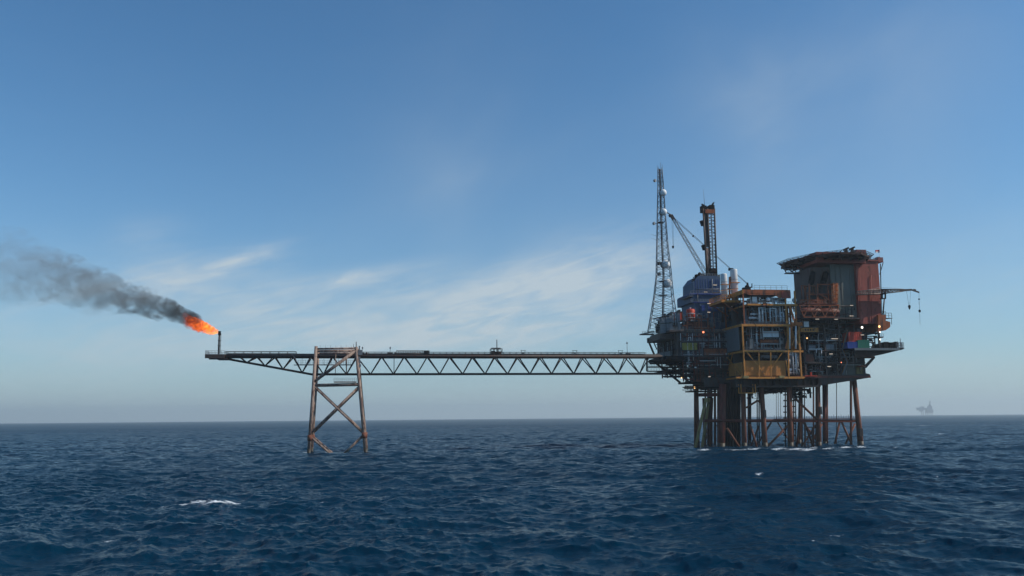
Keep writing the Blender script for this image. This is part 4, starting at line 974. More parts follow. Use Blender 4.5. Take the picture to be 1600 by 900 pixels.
# ------------------------------------------------------------------ ochre process module
OV, OD = -3.0, 20.0
om = thing('process_module', 'ochre framed open process module of four storeys at the platform front', 'module', H(1205, 590, OV))
def opart(name, mb, mat='ochre', label=None): return part(name, mb, M[mat], om, label)
XL, XR = 1160.0, 1252.0
uL, uR = H(XL, 540, OV).x, H(XR, 540, OV).x
fl = [(588.5, XL-3, XR+4, 3.2), (547.3, XL+2, XR+3, 3.0), (506.5, XL-2, XR-2, 3.6), (475, XL+8, XR-6, 2.6)]
ZF = [H(1206, y, OV).z for y, *_ in fl]
for (y, x0, x1, th), z in zip(fl, ZF):
    a, b = H(x0, y, OV).x, H(x1, y, OV).x; t_ = th/3.83
    opart('floor', MB().box(a+.2, b-.2, OV+.25, OV+OD, z-t_*.8, z-t_*.3), 'girder')
    e = MB().box(a, b, OV-.15, OV+.25, z-t_, z).box(a-.2, a+.2, OV+.25, OV+OD, z-t_, z)
    opart('floor_beam', e, 'ochre')
    e2 = MB().box(b-.2, b+.2, OV+.25, OV+OD, z-t_, z); opart('floor_beam', e2, 'rustor')
def col(x0, y0, x1, y1, w=.55, v=OV, mat='ochre'): opart('column', MB().beam(H(x0, y0, v), H(x1, y1, v), w), mat)
for x in (1161.5, 1249.5): 
    u = H(x, 540, OV).x
    for v in (OV+.1, OV+OD-.4): opart('column', MB().box(u-.3, u+.3, v-.3, v+.3, ZF[0], ZF[2]), 'ochre')
for x in (1162, 1228, 1243):
    u = H(x, 480, OV).x
    for v in (OV+.1, OV+OD-.4): opart('column', MB().box(u-.26, u+.26, v-.26, v+.26, ZF[2], H(1200, 454, OV).z), 'rustor' if x == 1162 else 'ochre')
col(1232.5, 588, 1231, 507, .5); col(1186.5, 588, 1185.5, 549, .42); col(1204.8, 588, 1204, 549, .42)
for p, q in (((1167, 550), (1195, 585)), ((1223, 550), (1200, 583)), ((1228, 563), (1232, 586)), ((1252, 545), (1237, 520)), ((1237, 540), (1250, 510))): opart('brace', MB().beam(H(*p, OV+.1), H(*q, OV+.1), .36), 'ochre')
opart('brace', MB().beam((uL, OV+OD-1, ZF[1]), (uL, OV+2, ZF[0]), .36).beam((uL, OV+OD-1, ZF[0]), (uL, OV+OD/2, ZF[1]), .3), 'ochre')
opart('wall_panel', MB().rbox(1163.5, 563.5, 1227.5, 587, OV+1.6, OV+1.9), 'tan')
a = H(1161, 566, OV+1.6); opart('wall_panel', MB().box(uL+.35, uL+.6, OV+2.2, OV+OD-1, ZF[0], ZF[0]+6), 'tan')
u = uL+.3; opart('side_cladding', MB().box(u-.5, u-.2, OV+3, OV+OD-.5, ZF[1]+.3, ZF[2]-.6), 'bluegrey')
zr0, zr1 = H(1200, 463, OV).z, H(1200, 453, OV).z
ra, rb_ = H(1161, 458, OV).x, H(1234.5, 458, OV).x
opart('roof_fascia', MB().box(ra, rb_, OV-.3, OV+.1, zr0+1.2, zr1).prism([(ra, zr0+1.2), (rb_, zr0+1.2), (rb_, zr0-.8), (rb_-5, zr0-.6), (rb_-7, zr0+.6), (ra+3, zr0+.5)], OV-.25, OV+.05), 'rustor')
opart('roof', MB().box(ra, rb_, OV+.1, OV+OD, zr1-.6, zr1-.2), 'rustor')
opart('roof_side', MB().box(ra-.3, ra, OV-.3, OV+OD, zr0+.8, zr1), 'ochre')
opart('roof_corner_panel', MB().rbox(1221.5, 455.5, 1235.5, 466, OV-.6, OV-.35), 'brown')
opart('roof_railing', MB().rail([(ra+5, OV+.2, zr1-.1), (rb_-1, OV+.2, zr1-.1)], 2.0, 2.6, .05), 'grey')
opart('railing', MB().rail([(uL+.2, OV+.1, ZF[3]), (uR-1.6, OV+.1, ZF[3])], 1.1, 1.5, .04).rail([(uL+.2, OV+.2, ZF[1]), (uR-6, OV+.2, ZF[1])], 1.1, 1.5, .04).rail([(uL, OV+.2, ZF[2]), (uR-4, OV+.2, ZF[2])], 1.1, 1.5, .05), 'grey')
opart('back_wall', MB().box(uL+.5, uR-.3, OV+11, OV+11.3, ZF[0], ZF[3]-1), 'gdark')
opart('pipework', bays(bays(MB(), 1167, 477, 1226, 505, OV+1.6, 8, 44, .12, .34, 71, .6), 1166, 509, 1228, 546, OV+2, 8, 56, .12, .36, 72, .5), 'grey')
opart('pipework', bays(bays(MB(), 1167, 464, 1234, 474, OV+1.5, 7, 30, .12, .3, 73, .4), 1166, 549, 1226, 562, OV+2, 6, 34, .12, .3, 74, .3), 'dark')
opart('pipework', bays(bays(MB(), 1168, 478, 1226, 545, OV+1.8, 6, 30, .1, .25, 75, .5), 1230, 478, 1245, 505, OV+.6, 5, 22, .1, .28, 76, .5), 'rustor')
opart('pipework', bays(MB(), 1233, 549, 1250, 585, OV+.5, 4, 60, .08, .2, 77, .6), 'grey')
opart('pipework', bays(MB(), 1230, 509, 1250, 546, OV+.7, 4, 26, .1, .25, 78, .6), 'ochre')
opart('pipework', bays(bays(MB(), 1180, 478, 1226, 504, OV+1.0, 2, 22, .1, .24, 81, .7), 1168, 510, 1226, 545, OV+1.3, 3, 26, .08, .2, 82, .5), 'silver')
opart('pipework', bays(bays(MB(), 1230, 549, 1250, 585, OV+.3, 2, 26, .07, .16, 83, .5), 1186, 464, 1234, 474, OV+1.0, 3, 16, .1, .22, 84, .4), 'white')
st = MB()
for x in (1240.5, 1243.5): st.tube(H(x, 545, OV-.4), H(x, 509, OV-.4), .26)
opart('downpipe', MB().tube(H(1243.4, 545, OV-.5), H(1243.4, 508, OV-.5), .34), 'white'); opart('downpipe', MB().tube(H(1234, 545, OV-.3), H(1234, 512, OV-.3), .24), 'white')
opart('stair', MB().beam(H(1238, 505, OV-.3), H(1228, 545, OV+.2), .9, .2).beam(H(1234, 478, OV-.2), H(1242, 504, OV-.2), .8, .2), 'orange')
opart('frame_head', MB().rbox(1237, 503.5, 1254, 509, OV-1.0, OV-.25), 'orange')
opart('bottom_beam', MB().rbox(1150, 588.6, 1258, 591, OV-.1, OV+.5), 'ochre')
for x in (1166, 1222): opart('pad', MB().rbox(x-4, 587, x+4, 590.6, OV-.5, OV-.16), 'jacketpale')
# plant standing inside the module
def loop(label, x0, x1, y0, y1, v, r, mat='silver', bends=2):
    a, b = H(x0, y1, v), H(x1, y1, v); z1 = H(x0, y0, v).z; t = thing('pipe_loop', label, 'pipe loop', a, 'vertical pipe loops in the ochre module')
    part('pipe', MB().path([a, (a.x, v, z1), (b.x, v, z1), (b.x, v, b.z)], r, 8).ball((a.x, v, z1), r*1.02, n=8, m=6).ball((b.x, v, z1), r*1.02, n=8, m=6), M[mat], t)
    fm = MB()
    for u in (a.x, b.x): fm.tube((u, v, a.z), (u, v, a.z+.2), r*1.6).tube((u, v, (a.z+z1)/2), (u, v, (a.z+z1)/2+.18), r*1.55)
    part('flange', fm, M['grey'], t)
loop('tall pale pipe loop, leftmost of those on the second storey from the top', 1187, 1192, 481, 504, OV+1.4, .38)
loop('pale square pipe loop in the middle of the storey of loops', 1204, 1213, 482, 503, OV+1.1, .30)
loop('rust tinted narrow pipe loop right of the square one', 1215, 1218, 482, 502, OV+1.2, .28, 'pale')
loop('lowest pipe loop, next to the right hand column of the storey of loops', 1219.5, 1225, 489, 504, OV+1.0, .30)
def vessel(label, x0, x1, y, r, v, mat='silver', group='horizontal vessels in the ochre module'):
    a, b = H(x0, y, v), H(x1, y, v); t = thing('pressure_vessel', label, 'vessel', ((a.x+b.x)/2, v, a.z-r*1.5), group)
    part('shell', MB().tube(a, b, r, n=16).ball(a, r*.6, r, r, 12, 8).ball(b, r*.6, r, r, 12, 8), M[mat], t)
    for p in (a.lerp(b, .25), a.lerp(b, .75)): part('saddle', MB().box(p.x-.2, p.x+.2, v-r*.8, v+r*.8, a.z-r*1.5, a.z-r*.7), M['dark'], t)
    part('nozzle', MB().tube((a.x*.6+b.x*.4, v, a.z+r*.9), (a.x*.6+b.x*.4, v, a.z+r*1.5), .18), M['grey'], t)
vessel('small pale horizontal vessel, upper of two behind the pipe loops', 1173, 1183, 491, .45, OV+3)
vessel('small pale horizontal vessel, lower of two behind the pipe loops', 1171, 1184, 497, .55, OV+3)
vessel('long pale vessel under the roof of the ochre module', 1203, 1226, 468, .5, OV+4)
vessel('grey horizontal vessel above the tan panel', 1190, 1213, 557.5, .75, OV+3, 'grey')
def sphere(label, x, y, r, v):
    c = H(x, y, v); t = thing('round_vessel', label, 'vessel', (c.x, v, c.z-r*1.2), 'round pale vessels'); part('shell', MB().ball(c, r, n=16, m=10), M['white'], t)
    part('stand', MB().lathe((c.x, v, c.z-r*1.25), [(r*.6, 0), (r*.5, r*.5)], 14), M['dark'], t); part('nozzle', MB().tube(c, c+Vector((0, 0, r*1.3)), .15), M['grey'], t)
sphere('round pale vessel end under the module roof, left of centre', 1200, 468, .95, OV+1.2)
sphere('round white vessel end beside the dark accommodation wall', 1241, 469, .95, OV+1.2)
hut('control_cabinet', 'wide pale grey cabinet row on the third storey of the ochre module', 'cabinet', 1191.5, 517, 1217.5, 527.5, OV+2.2, 2, 'silver')
hut('control_cabinet', 'narrow upright pale cabinet near the left column of the ochre module', 'cabinet', 1171, 529, 1177.5, 545, OV+1.4, 2, 'bluegrey')
hut('control_cabinet', 'square white cabinet right under the module roof', 'cabinet', 1174.5, 463, 1183.5, 474, OV+1.0, 2, 'silver')
hut('equipment_box', 'small white box standing on the rusty yellow beam', 'box', 1255, 501.5, 1264.5, 511.5, OV+1, 3, 'white')
hut('electrical_cabinet', 'long low dark cabinet under the wide pale cabinet row', 'cabinet', 1187, 530, 1217, 536, OV+2.4, 2, 'rustor')
hut('orange_junction_box', 'small bright orange box on the edge of the top open storey', 'box', 1192, 473.4, 1198, 477.5, OV-.6, .4, 'orange', door=False)
hut('switch_cabinet', 'pale grey cabinet pair in the dark bay left of the red container', 'cabinet', 1289.5, 537.5, 1304.5, 547, 1.6, 1.5, 'grey')
hut('switch_cabinet', 'low pale cabinet in the upper dark bay beside the ochre module', 'cabinet', 1263, 539, 1275, 547, 1.8, 1.2, 'grey')
hut('pump_skid', 'small dark red skid on the middle dark level by the ochre module', 'skid', 1258, 553, 1271, 565.5, 1.6, 1.5, 'rustred')
t = thing('access_gate', 'white pipe gate frame on the middle dark level right of the ochre module', 'gate', H(1274, 552, .8))
part('frame', MB().beam(H(1264, 545.5, .8), H(1284, 545.5, .8), .3).beam(H(1283.5, 545.5, .8), H(1283.5, 552.5, .8), .3).beam(H(1275.5, 545.5, .8), H(1275.5, 552, .8), .25), M['white'], t)
part('hinge', MB().rbox(1263.2, 544.5, 1264.4, 552, .6, 1.0), M['grey'], t)
t = thing('stair_tower', 'dark zigzag stair between the lower decks left of the red container', 'stair', H(1320, 586.6, .5))
dpart('pipework', bays(MB(), 1262, 521, 1345, 586, 2.4, 3, 34, .08, .2, 97, .3), 'silver')
ys = [586.6, 566, 547, 519]
for k in range(3):
    xa, xb = (1316, 1324) if k % 2 == 0 else (1324, 1316)
    part('flight', MB().beam(H(xa, ys[k], .3), H(xb, ys[k+1], .3), .8, .22), M['grey'], t); part('handrail', MB().beam(H(xa, ys[k]-4, .1), H(xb, ys[k+1]-4, .1), .1), M['ochre'], t)
t = thing('monorail_beam', 'stubby faded yellow beam with dark slots sticking out of the ochre module', 'beam', H(1266, 518, OV+.5))
a = R(1251, 512.2, 1277.5, 518.6, OV+.5)
part('beam', MB().box(a[0], a[1], OV+.5, OV+1.3, a[2], a[3]), M['ochre'], t)
sl = MB()
for k in range(4): u = a[0]+(a[1]-a[0])*(.25+k*.15); sl.box(u, u+.55, OV+.42, OV+.49, a[2]+.4, a[3]-.4)
part('slot', sl, M['dark'], t)
part('stop', MB().box(a[1], a[1]+.25, OV+.3, OV+1.5, a[2]-.1, a[3]+.1), M['ochre'], t)

# ------------------------------------------------------------------ left crane, its boom rising behind the derrick
CV = 40.0
cr = thing('deck_crane', 'crane with a long slanted lattice boom reaching up beside the mast', 'crane', H(1130, 500, CV))
tip = H(1048.5, 336, CV+2); piv = H(1128, 470, CV); gan = H(1168, 443, 30); 
part('pedestal', MB().tube(H(1130, 500, CV), H(1130, 468, CV), 1.6, n=16), M['ochre'], cr)
part('boom', MB().lattice(piv, tip, 2.0, 1.0, 26, .11, .05), M['grey'], cr)
part('boom_head', MB().beam(tip, tip+(tip-piv).normalized()*-2.4, 1.5, 1.2).ball(tip+Vector((-.4, 0, -.3)), .9, .5, .9).beam(tip, tip+Vector((-2.6, 0, 1.6)), .35), M['girder'], cr)
part('pendant_line', MB().tube(tip, gan, .09).tube(tip+Vector((0, .8, -.2)), gan+Vector((0, .8, 0)), .09), M['dark'], cr)
hk = H(1051.5, 384, CV+2)
part('hoist_line', MB().tube(tip+Vector((.3, 0, -.5)), hk, .05).tube(tip+Vector((.9, 0, -.8)), hk+Vector((.35, 0, 0)), .05), M['dark'], cr)
part('hook_block', MB().lathe((hk.x, hk.y, hk.z-1.4), [(.1, 0), (.45, .5), (.5, 1.2), (.2, 1.5)], 10), M['black'], cr)
part('sheave', MB().ball(H(1083, 369, CV-1), .45).box(*(lambda p: (p.x-1.2, p.x+1.0, 33, 34, p.z-.6, p.z+.5))(H(1143, 420.5, 33))), M['black'], cr)
ga = MB(); g0 = H(1168, 453, 30)
for d in (-1.6, 1.2): ga.beam((gan.x+d, gan.y, g0.z-3), (gan.x, gan.y, gan.z+.4), .5)
ga.box(gan.x-2.4, gan.x+1, gan.y-1, gan.y+1, g0.z-2, g0.z+1).ball((gan.x-.3, gan.y, g0.z+1.2), 1.1).beam((gan.x+.4, gan.y, g0.z+1), (gan.x+2.0, gan.y, g0.z+1.4), .5).beam((gan.x+2, gan.y, g0.z+1), (gan.x+2.1, gan.y, g0.z+3), .35)
part('gantry', ga, M['black'], cr)

# ------------------------------------------------------------------ accommodation block
AV = 0.0
ac = thing('accommodation_block', 'tall windowless brown and grey green living quarters under the helideck', 'building', H(1322, 505, AV))
def apart(name, mb, mat, label=None): return part(name, mb, M[mat], ac, label)
a = R(1339.5, 408, 1375.5, 506, AV-2); apart('brown_wall', MB().box(a[0], a[1], AV-2, AV+18, a[2], a[3]), 'brown')
b = R(1299, 405, 1339.5, 500, AV-.6); 
gw = MB().box(b[0], a[0], AV-.6, AV+17, b[2], b[3]); apart('grey_wall', gw, 'green')
rb = MB()
for x in (1307, 1315, 1329): u = H(x, 450, AV-.6).x; rb.box(u-.12, u+.12, AV-.8, AV-.62, b[2], b[3])
apart('wall_rib', rb, 'green')
c = R(1268, 418, 1299, 500, AV); apart('dark_wall', MB().box(c[0], b[0], AV, AV+15, c[2], c[3]), 'wallgrey')
apart('roof_edge', MB().box(a[0]-.2, a[1]+.6, AV-2.4, AV+18.3, a[3], a[3]+.5).rbox(1372, 402, 1380, 409.5, AV-1, AV+6), 'brown')
apart('roof_bracket', MB().beam(H(1380, 410, AV-1.4), H(1374.5, 429, AV-1.4), .25).beam(H(1375.6, 412, AV-1.9), H(1377.5, 500, AV-1.9), .3), 'dark')
apart('roof_equipment', MB().rbox(1357.5, 403, 1361, 407.5, AV, AV+2).rbox(1363, 404.5, 1369, 407.5, AV, AV+2).rbox(1371.5, 401.2, 1375, 404, AV, AV+2), 'grey')
apart('roof_railing', MB().rail([H(1356, 407.2, AV-2.2), H(1379, 407.2, AV-2.2)], 1.2, 1.3, .05), 'grey')
apart('parapet', MB().rbox(1276, 394, 1352.5, 410.5, AV-4, AV+14).rbox(1338, 390, 1353.5, 396, AV-4.4, AV+8), 'brown')
apart('lower_wing', MB().prism([(H(*p, AV-3).x, H(*p, AV-3).z) for p in ((1372, 518.5), (1384, 516), (1391, 511), (1391, 503), (1384, 501), (1384, 492), (1372, 492))], AV-3, AV+9), 'rustor')
apart('wing_railing', MB().rail([H(1377, 492, AV-2.8), H(1384, 492, AV-2.8)], 1.5, .7, .06).rail([H(1384.5, 498, AV-2.8), H(1393.5, 498, AV-2.8)], 2.4, 1.2, .06).beam(H(1384, 498.2, AV-2.8), H(1394, 497.2, AV-2.8), .3), 'dark')
apart('lamp_arm', MB().beam(H(1393, 498, AV-2.5), H(1393, 507, AV-2.5), .15), 'dark')
for x in (1267.5, 1288):
    p, q = H(x+2.5, 428, AV-.8), H(x-1.2 if x > 1280 else x, 441, AV-.8); apart('vent_trunk', MB().tube(p, q, 1.2, n=12).ball(p, 1.2).ball(q, 1.2), 'black')
apart('window', MB(), 'glass')
wd = []
for x in (1327, 1333):
    for y in (447, 463): wd.append((x, y))
for x, y in wd[:0]: pass
apart('pipework', bays(MB(), 1250, 476, 1338, 504, AV-2.0, 1.6, 60, .08, .24, 95, .4), 'dark'); apart('pipework', bays(MB(), 1252, 446, 1298, 474, AV-1.0, .9, 24, .08, .2, 96, .6), 'rustor')
apart('downpipe', MB().tube(H(1343, 409, AV-2.3), H(1344, 505, AV-2.3), .13), 'brown'); apart('downpipe', MB().tube(H(1361, 430, AV-2.3), H(1362, 505, AV-2.3), .13), 'brown')
apart('cable_tray', MB().rbox(1340.5, 470.5, 1375, 471.4, AV-2.35, AV-2.05), 'brown')
# orange escape frame and stairs before the dark wall
es = thing('escape_stair', 'red orange railed stair frame hung on the dark accommodation wall', 'stair', H(1285, 477, AV-3))
eo = MB()
for x in (1264.5, 1277.5, 1306.5): eo.beam(H(x, 478, AV-3), H(x, 443.5, AV-3), .5)
for y, x0, x1 in ((444.5, 1277, 1307), (460, 1263, 1296), (469, 1250, 1307), (474.2, 1248, 1307)): eo.beam(H(x0, y, AV-3), H(x1, y, AV-3), .45)
eo.beam(H(1296, 469, AV-3), H(1278, 458, AV-3), .5)
part('frame', eo, M['rustor'], es)
part('ladder_tower', MB().lattice(H(1304, 473, AV-3.6), H(1304, 443, AV-3.6), 1.9, 1.9, 9, .1, .07), M['orange'], es)
part('platform', MB().rbox(1248, 473.6, 1308, 475, AV-4, AV-.1).rbox(1278, 458.5, 1298, 459.5, AV-3.6, AV-.1), M['rustred'], es)
part('railing', MB().rail([H(1250, 473.6, AV-3.9), H(1307, 473.6, AV-3.9)], 1.3, 1.2, .06), M['rustor'], es)
part('cabinet', MB().rbox(1282, 448, 1290, 458.4, AV-1.5, AV-.1).rbox(1266, 462, 1275, 473.4, AV-1.5, AV-.1), M['dark'], es)
def lifeboat(label, x0, x1, y, v):
    a, b = H(x0, y, v), H(x1, y, v); L = b.x-a.x; r = L*.18; c = (a+b)/2
    t = thing('lifeboat', label, 'lifeboat', (c.x, v, c.z-r), 'lifeboats')
    prof = [(-.5, .05), (-.46, .5), (-.36, .85), (-.15, 1), (.15, 1), (.34, .88), (.45, .55), (.5, .05)]
    vs, fs, n = [], [], 16
    for f, k in prof:
        for i in range(n):
            an = 2*math.pi*i/n; w = math.cos(an)*r*k; h = math.sin(an); h = h*r*k*(1.0 if h > 0 else .9)
            vs.append((c.x+f*L, v+w, c.z+h+(r*.15*abs(f)*2)))
    for j in range(len(prof)-1): fs += [(j*n+i, j*n+(i+1) % n, (j+1)*n+(i+1) % n, (j+1)*n+i) for i in range(n)]
    fs += [tuple(range(n-1, -1, -1)), tuple((len(prof)-1)*n+i for i in range(n))]
    part('hull', MB().add(vs, fs, True), M['rustred'], t)
    part('wheelhouse', MB().box(c.x+L*.12, c.x+L*.3, v-r*.5, v+r*.5, c.z+r*.75, c.z+r*1.35), M['rustred'], t)
    part('fender', MB().tube((c.x-L*.42, v-r*.95, c.z), (c.x+L*.42, v-r*.95, c.z), .14), M['rustred'], t)
    part('fall', MB().beam((c.x-L*.3, v, c.z+r*.9), (c.x-L*.3, v, H(x0, 476, v).z), .1).beam((c.x+L*.34, v, c.z+r*.7), (c.x+L*.34, v, H(x0, 476, v).z), .1), M['dark'], t)
lifeboat('dark red enclosed lifeboat slung below the orange stair frame, left one', 1250, 1283, 487, AV-6)
lifeboat('red enclosed lifeboat slung below the orange stair frame, right one', 1280, 1312, 488, AV-5.5)
t = thing('boat_davit', 'dark red davit frame that the two lifeboats hang from', 'davit', H(1281, 476, AV-3))
dm = MB()
for x in (1255, 1280, 1309): dm.beam(H(x, 476, AV-.5), H(x, 477, AV-6.5), .5); dm.beam(H(x, 496, AV-.5), H(x, 479, AV-5), .35)
part('arm', dm, M['rustred'], t)
cz = MB(); zz = [(1249, 477), (1256, 495), (1264, 477), (1272, 496), (1281, 477), (1289, 496), (1297, 477), (1304, 494), (1311, 477)]
for p_, q_ in zip(zz[:-1], zz[1:]): cz.beam(H(*p_, AV-9), H(*q_, AV-9), .26)
cz.beam(H(1249, 477, AV-9), H(1311, 477, AV-9), .34).beam(H(1256, 495.5, AV-9), H(1304, 495.5, AV-9), .34).beam(H(1252, 486, AV-9), H(1308, 486, AV-9), .22)
for x in (1256, 1281, 1304): cz.beam(H(x, 477, AV-9), H(x, 477, AV-4), .3)
part('cradle', cz, M['rustor'], t); part('sill', MB().rbox(1252, 496, 1345, 498, AV-5, AV+2), M['girder'], t); part('rail', MB().rail([H(1252, 496, AV-4.9), H(1312, 496, AV-4.9)], 1.1, 1.4, .05), M['rustred'], t)
# helideck
hv = 15.0; hz_ = H(1217, 410.5, hv).z
lo_, hi_ = -40.0, 15.0
for _ in range(40):
    mid = (lo_+hi_)/2
    if H(1308, 391.5, mid).z < hz_: lo_ = mid
    else: hi_ = mid
vn = max(-12, (lo_+hi_)/2); rv = hv-vn; ul_ = H(1217, 410.5, hv).x+1.5; ru = 17.5; uc = ul_+ru
hd = thing('helideck', 'broad dark many sided helideck with safety net cantilevered over the living quarters', 'helideck', (uc, hv, hz_))
oct_ = [(uc+ru*math.cos(t), hv+(rv if math.sin(t) < 0 else 12.0)*math.sin(t)) for t in [2*math.pi*(i+.5)/12 for i in range(12)]]
ring = lambda k: [(uc+(x-uc)*k, hv+(y-hv)*k) for x, y in oct_]
part('deck', MB().slab(oct_, hz_-.9, hz_), M['under'], hd)
gb = MB()
for k in range(-4, 5):
    u = uc+k*3.9; w = math.sqrt(max(0, 1-(k*3.9/ru)**2)); gb.box(u-.15, u+.15, hv-rv*w*.93, hv+12*w*.93, hz_-2.0, hz_-.92)
for k in (-3, -2, -1, 0, 1):
    v = hv+k*(rv if k < 0 else 24)*.27; w = ru*math.sqrt(max(0, 1-(k*(.27 if k < 0 else .54))**2)); gb.box(uc-w*.95, uc+w*.95, v-.14, v+.14, hz_-1.9, hz_-.94)
part('girder', gb, M['under'], hd)
nm = MB(); o1, o2 = ring(1.0), ring(1.09)
for i in range(12):
    j = (i+1) % 12
    for k in range(6):
        f = k/6; p = Vector((*o1[i], hz_-.1)).lerp(Vector((*o1[j], hz_-.1)), f); q = Vector((*o2[i], hz_+.35)).lerp(Vector((*o2[j], hz_+.35)), f)
        nm.beam(p, q, .16)
    for z, oo in ((hz_+.35, o2), (hz_+.12, ring(1.045))): nm.beam((*oo[i], z), (*oo[j], z), .16)
part('safety_net', nm, M['net'], hd)
sf = MB()
for i in range(12):
    for k in range(3):
        p = Vector((*o1[i], 0)).lerp(Vector((*o1[(i+1) % 12], 0)), k/3); sf.box(p.x-.18, p.x+.18, p.y-.18, p.y+.18, hz_, hz_+.25)
part('deck_light', sf, M['dark'], hd)
part('support_strut', MB().beam((uc-ru*.72, hv-4, hz_-2), (uc-4, hv-6, hz_-9), .5).beam((uc-ru*.72, hv+4, hz_-2), (uc-4, hv+4, hz_-9), .5).beam((uc-ru*.35, hv-5, hz_-2), (uc-ru*.35, hv-5, hz_-6), .4), M['dark'], hd)
cw = MB(); p0, p1 = H(1226, 427, hv-4), H(1250, 425, hv-4)
cw.box(p0.x, p1.x, hv-5.5, hv-3.5, p0.z-.3, p0.z).beam((p0.x, hv-5.4, p0.z), (p0.x-1.5, hv-5.4, hz_-1.5), .35).beam((p0.x+4.8, hv-5.4, p0.z), (p0.x+2.0, hv-5.4, hz_-1.5), .3)
part('access_walkway', cw, M['dark'], hd)
part('walkway_railing', MB().rail([(p0.x, hv-5.4, p0.z), (p1.x, hv-5.4, p0.z)], 1.9, 1.0, .05), M['grey'], hd)
for x, y, lab in ((1322, 388.5, 'dark foam monitor at the helideck edge, left one'), (1331.5, 387.5, 'dark foam monitor at the helideck edge, right one beside the parapet')):
    p = H(x, y+4, AV-4); t = thing('foam_monitor', lab, 'foam monitor', p, 'foam monitors')
    part('barrel', MB().beam(p+Vector((-1.2, 0, .5)), p+Vector((1.2, 0, 1.5)), .7), M['black'], t); part('pedestal', MB().box(p.x-.5, p.x+.5, p.y-.5, p.y+.5, p.z-.8, p.z+.9), M['black'], t)
t = thing('flag', 'small red and white flag on a thin pole over the brown roof', 'flag', H(1374.5, 404, AV+1)); p, q = H(1374.5, 404, AV+1), H(1374.5, 389, AV+1)
part('pole', MB().tube(p, q, .06), M['white'], t)
fm_ = MB(); w0 = [Vector((q.x-k*.45, AV+1+.25*math.sin(k*1.1), q.z-.3-.06*k)) for k in range(6)]
part('upper_stripe', MB().add([x for x in w0]+[x-Vector((0, 0, .7)) for x in w0], [(i, i+1, 7+i, 6+i) for i in range(5)]), M['red'], t)
part('lower_stripe', MB().add([x-Vector((0, 0, .7)) for x in w0]+[x-Vector((0, 0, 1.3)) for x in w0], [(i, i+1, 7+i, 6+i) for i in range(5)]), M['white'], t)

# ------------------------------------------------------------------ right side: cargo deck, small crane, containers
cdk = thing('cargo_deck', 'dark laydown deck cantilevered out with a pale front edge below the living quarters', 'deck', H(1372, 547, AV-2))
a0 = H(1335, 547, AV-4); a1 = H(1409, 544.6, AV-4)
poly = [H(*p, AV-4) for p in ((1336, 546.8), (1405, 545.2), (1412, 544), (1412, 545.8), (1398, 549), (1380, 553.5), (1358, 558), (1336, 559))]
part('floor', MB().box(a0.x, a1.x+1.2, AV-4, AV+14, a1.z-.1, a1.z+.15), M['black'], cdk)
part('edge_beam', MB().box(a0.x, a1.x-1, AV-4.25, AV-4, a1.z-.75, a1.z+.2), M['bluegrey'], cdk)
for v in (AV-3.8, AV+4, AV+12): part('bracket', MB().prism([(p.x, min(p.z, a1.z-.12)) for p in poly[2:]]+[(a0.x, a1.z-.12)], v, v+.5), M['black'], cdk)
part('railing', MB().rail([(a1.x-2, AV-3.9, a1.z+.15), (a1.x+1, AV-3.9, a1.z+.15), (a1.x+1, AV+13, a1.z+.15)], 2.4, .8, .07).beam((a1.x-.3, AV-3.9, a1.z), (a1.x-.3, AV-3.9, a1.z+4.2), .2), M['grey'], cdk)
zc = a1.z+.15
def container(label, x0, x1, h, v, depth, mat, z=None):
    u0, u1 = H(x0, 540, v).x, H(x1, 540, v).x; z = zc if z is None else z
    t = thing('container', label, 'container', ((u0+u1)/2, v+depth/2, z), 'containers on the cargo deck')
    part('body', MB().box(u0, u1, v, v+depth, z+.1, z+h), M[mat], t)
    f = MB()
    for u in (u0, u1): f.beam((u, v, z), (u, v, z+h), .26)
    for zz in (z+.13, z+h): f.beam((u0, v, zz), (u1, v, zz), .26)
    part('frame', f, M[mat], t)
    d = MB(); n = max(2, int((u1-u0)/.8))
    for k in range(n): q = u0+(u1-u0)*(k+.2)/n; d.box(q, q+(u1-u0)/n*.5, v-.07, v-.004, z+.4, z+h-.3)
    part('rib', d, M[mat], t)
container('large dull red container raised above the blue and green ones', 1327.5, 1347, 4.0, AV-1, 6, 'red', H(1337, 534, AV-1).z)
part('stand', MB().rbox(1327.5, 534.3, 1347, 535.2, AV-1, AV+5), M['girder'], bpy.data.objects['container'])
container('dark blue container below the red one', 1324.5, 1340, 2.6, AV-2.5, 5, 'cblue')
container('green container below and right of the red one', 1340.8, 1358, 3.4, AV-2.6, 5, 'cgreen')
sk = None
for i, (x0, x1, h) in enumerate(((1381, 1388.5, 2.6), (1389, 1397, 2.4), (1397.5, 1403, 2.7))):
    lab = ('black skip on the cargo deck nearest the green container', 'black skip in the middle of the three on the cargo deck', 'short black skip next to the railing at the deck end')[i]
    u0, u1 = H(x0, 540, AV-3).x, H(x1, 540, AV-3).x; t = thing('waste_skip', lab, 'skip', ((u0+u1)/2, AV-2, zc), 'black skips on the cargo deck')
    part('body', MB().prism([(u0+.3, zc+.15), (u1-.3, zc+.15), (u1, zc+h), (u0, zc+h)], AV-3.2, AV-.6), M['black'], t)
    part('rim', MB().beam((u0, AV-3.2, zc+h), (u1, AV-3.2, zc+h), .22), M['dark'], t); part('runner', MB().box(u0+.4, u1-.4, AV-3, AV-2.7, zc, zc+.15), M['dark'], t)
rk = MB(); bays(rk, 1345, 520, 1376, 545, AV-.5, 6, 40, .1, .3, 91, .5)
part('pipework', rk, M['dark'], cdk)
part('side_landing', MB().rbox(1356, 556.5, 1367, 559, AV-1, AV+3).rbox(1346, 571, 1353, 573, AV, AV+4), M['rustor'], cdk)
pc = MB()
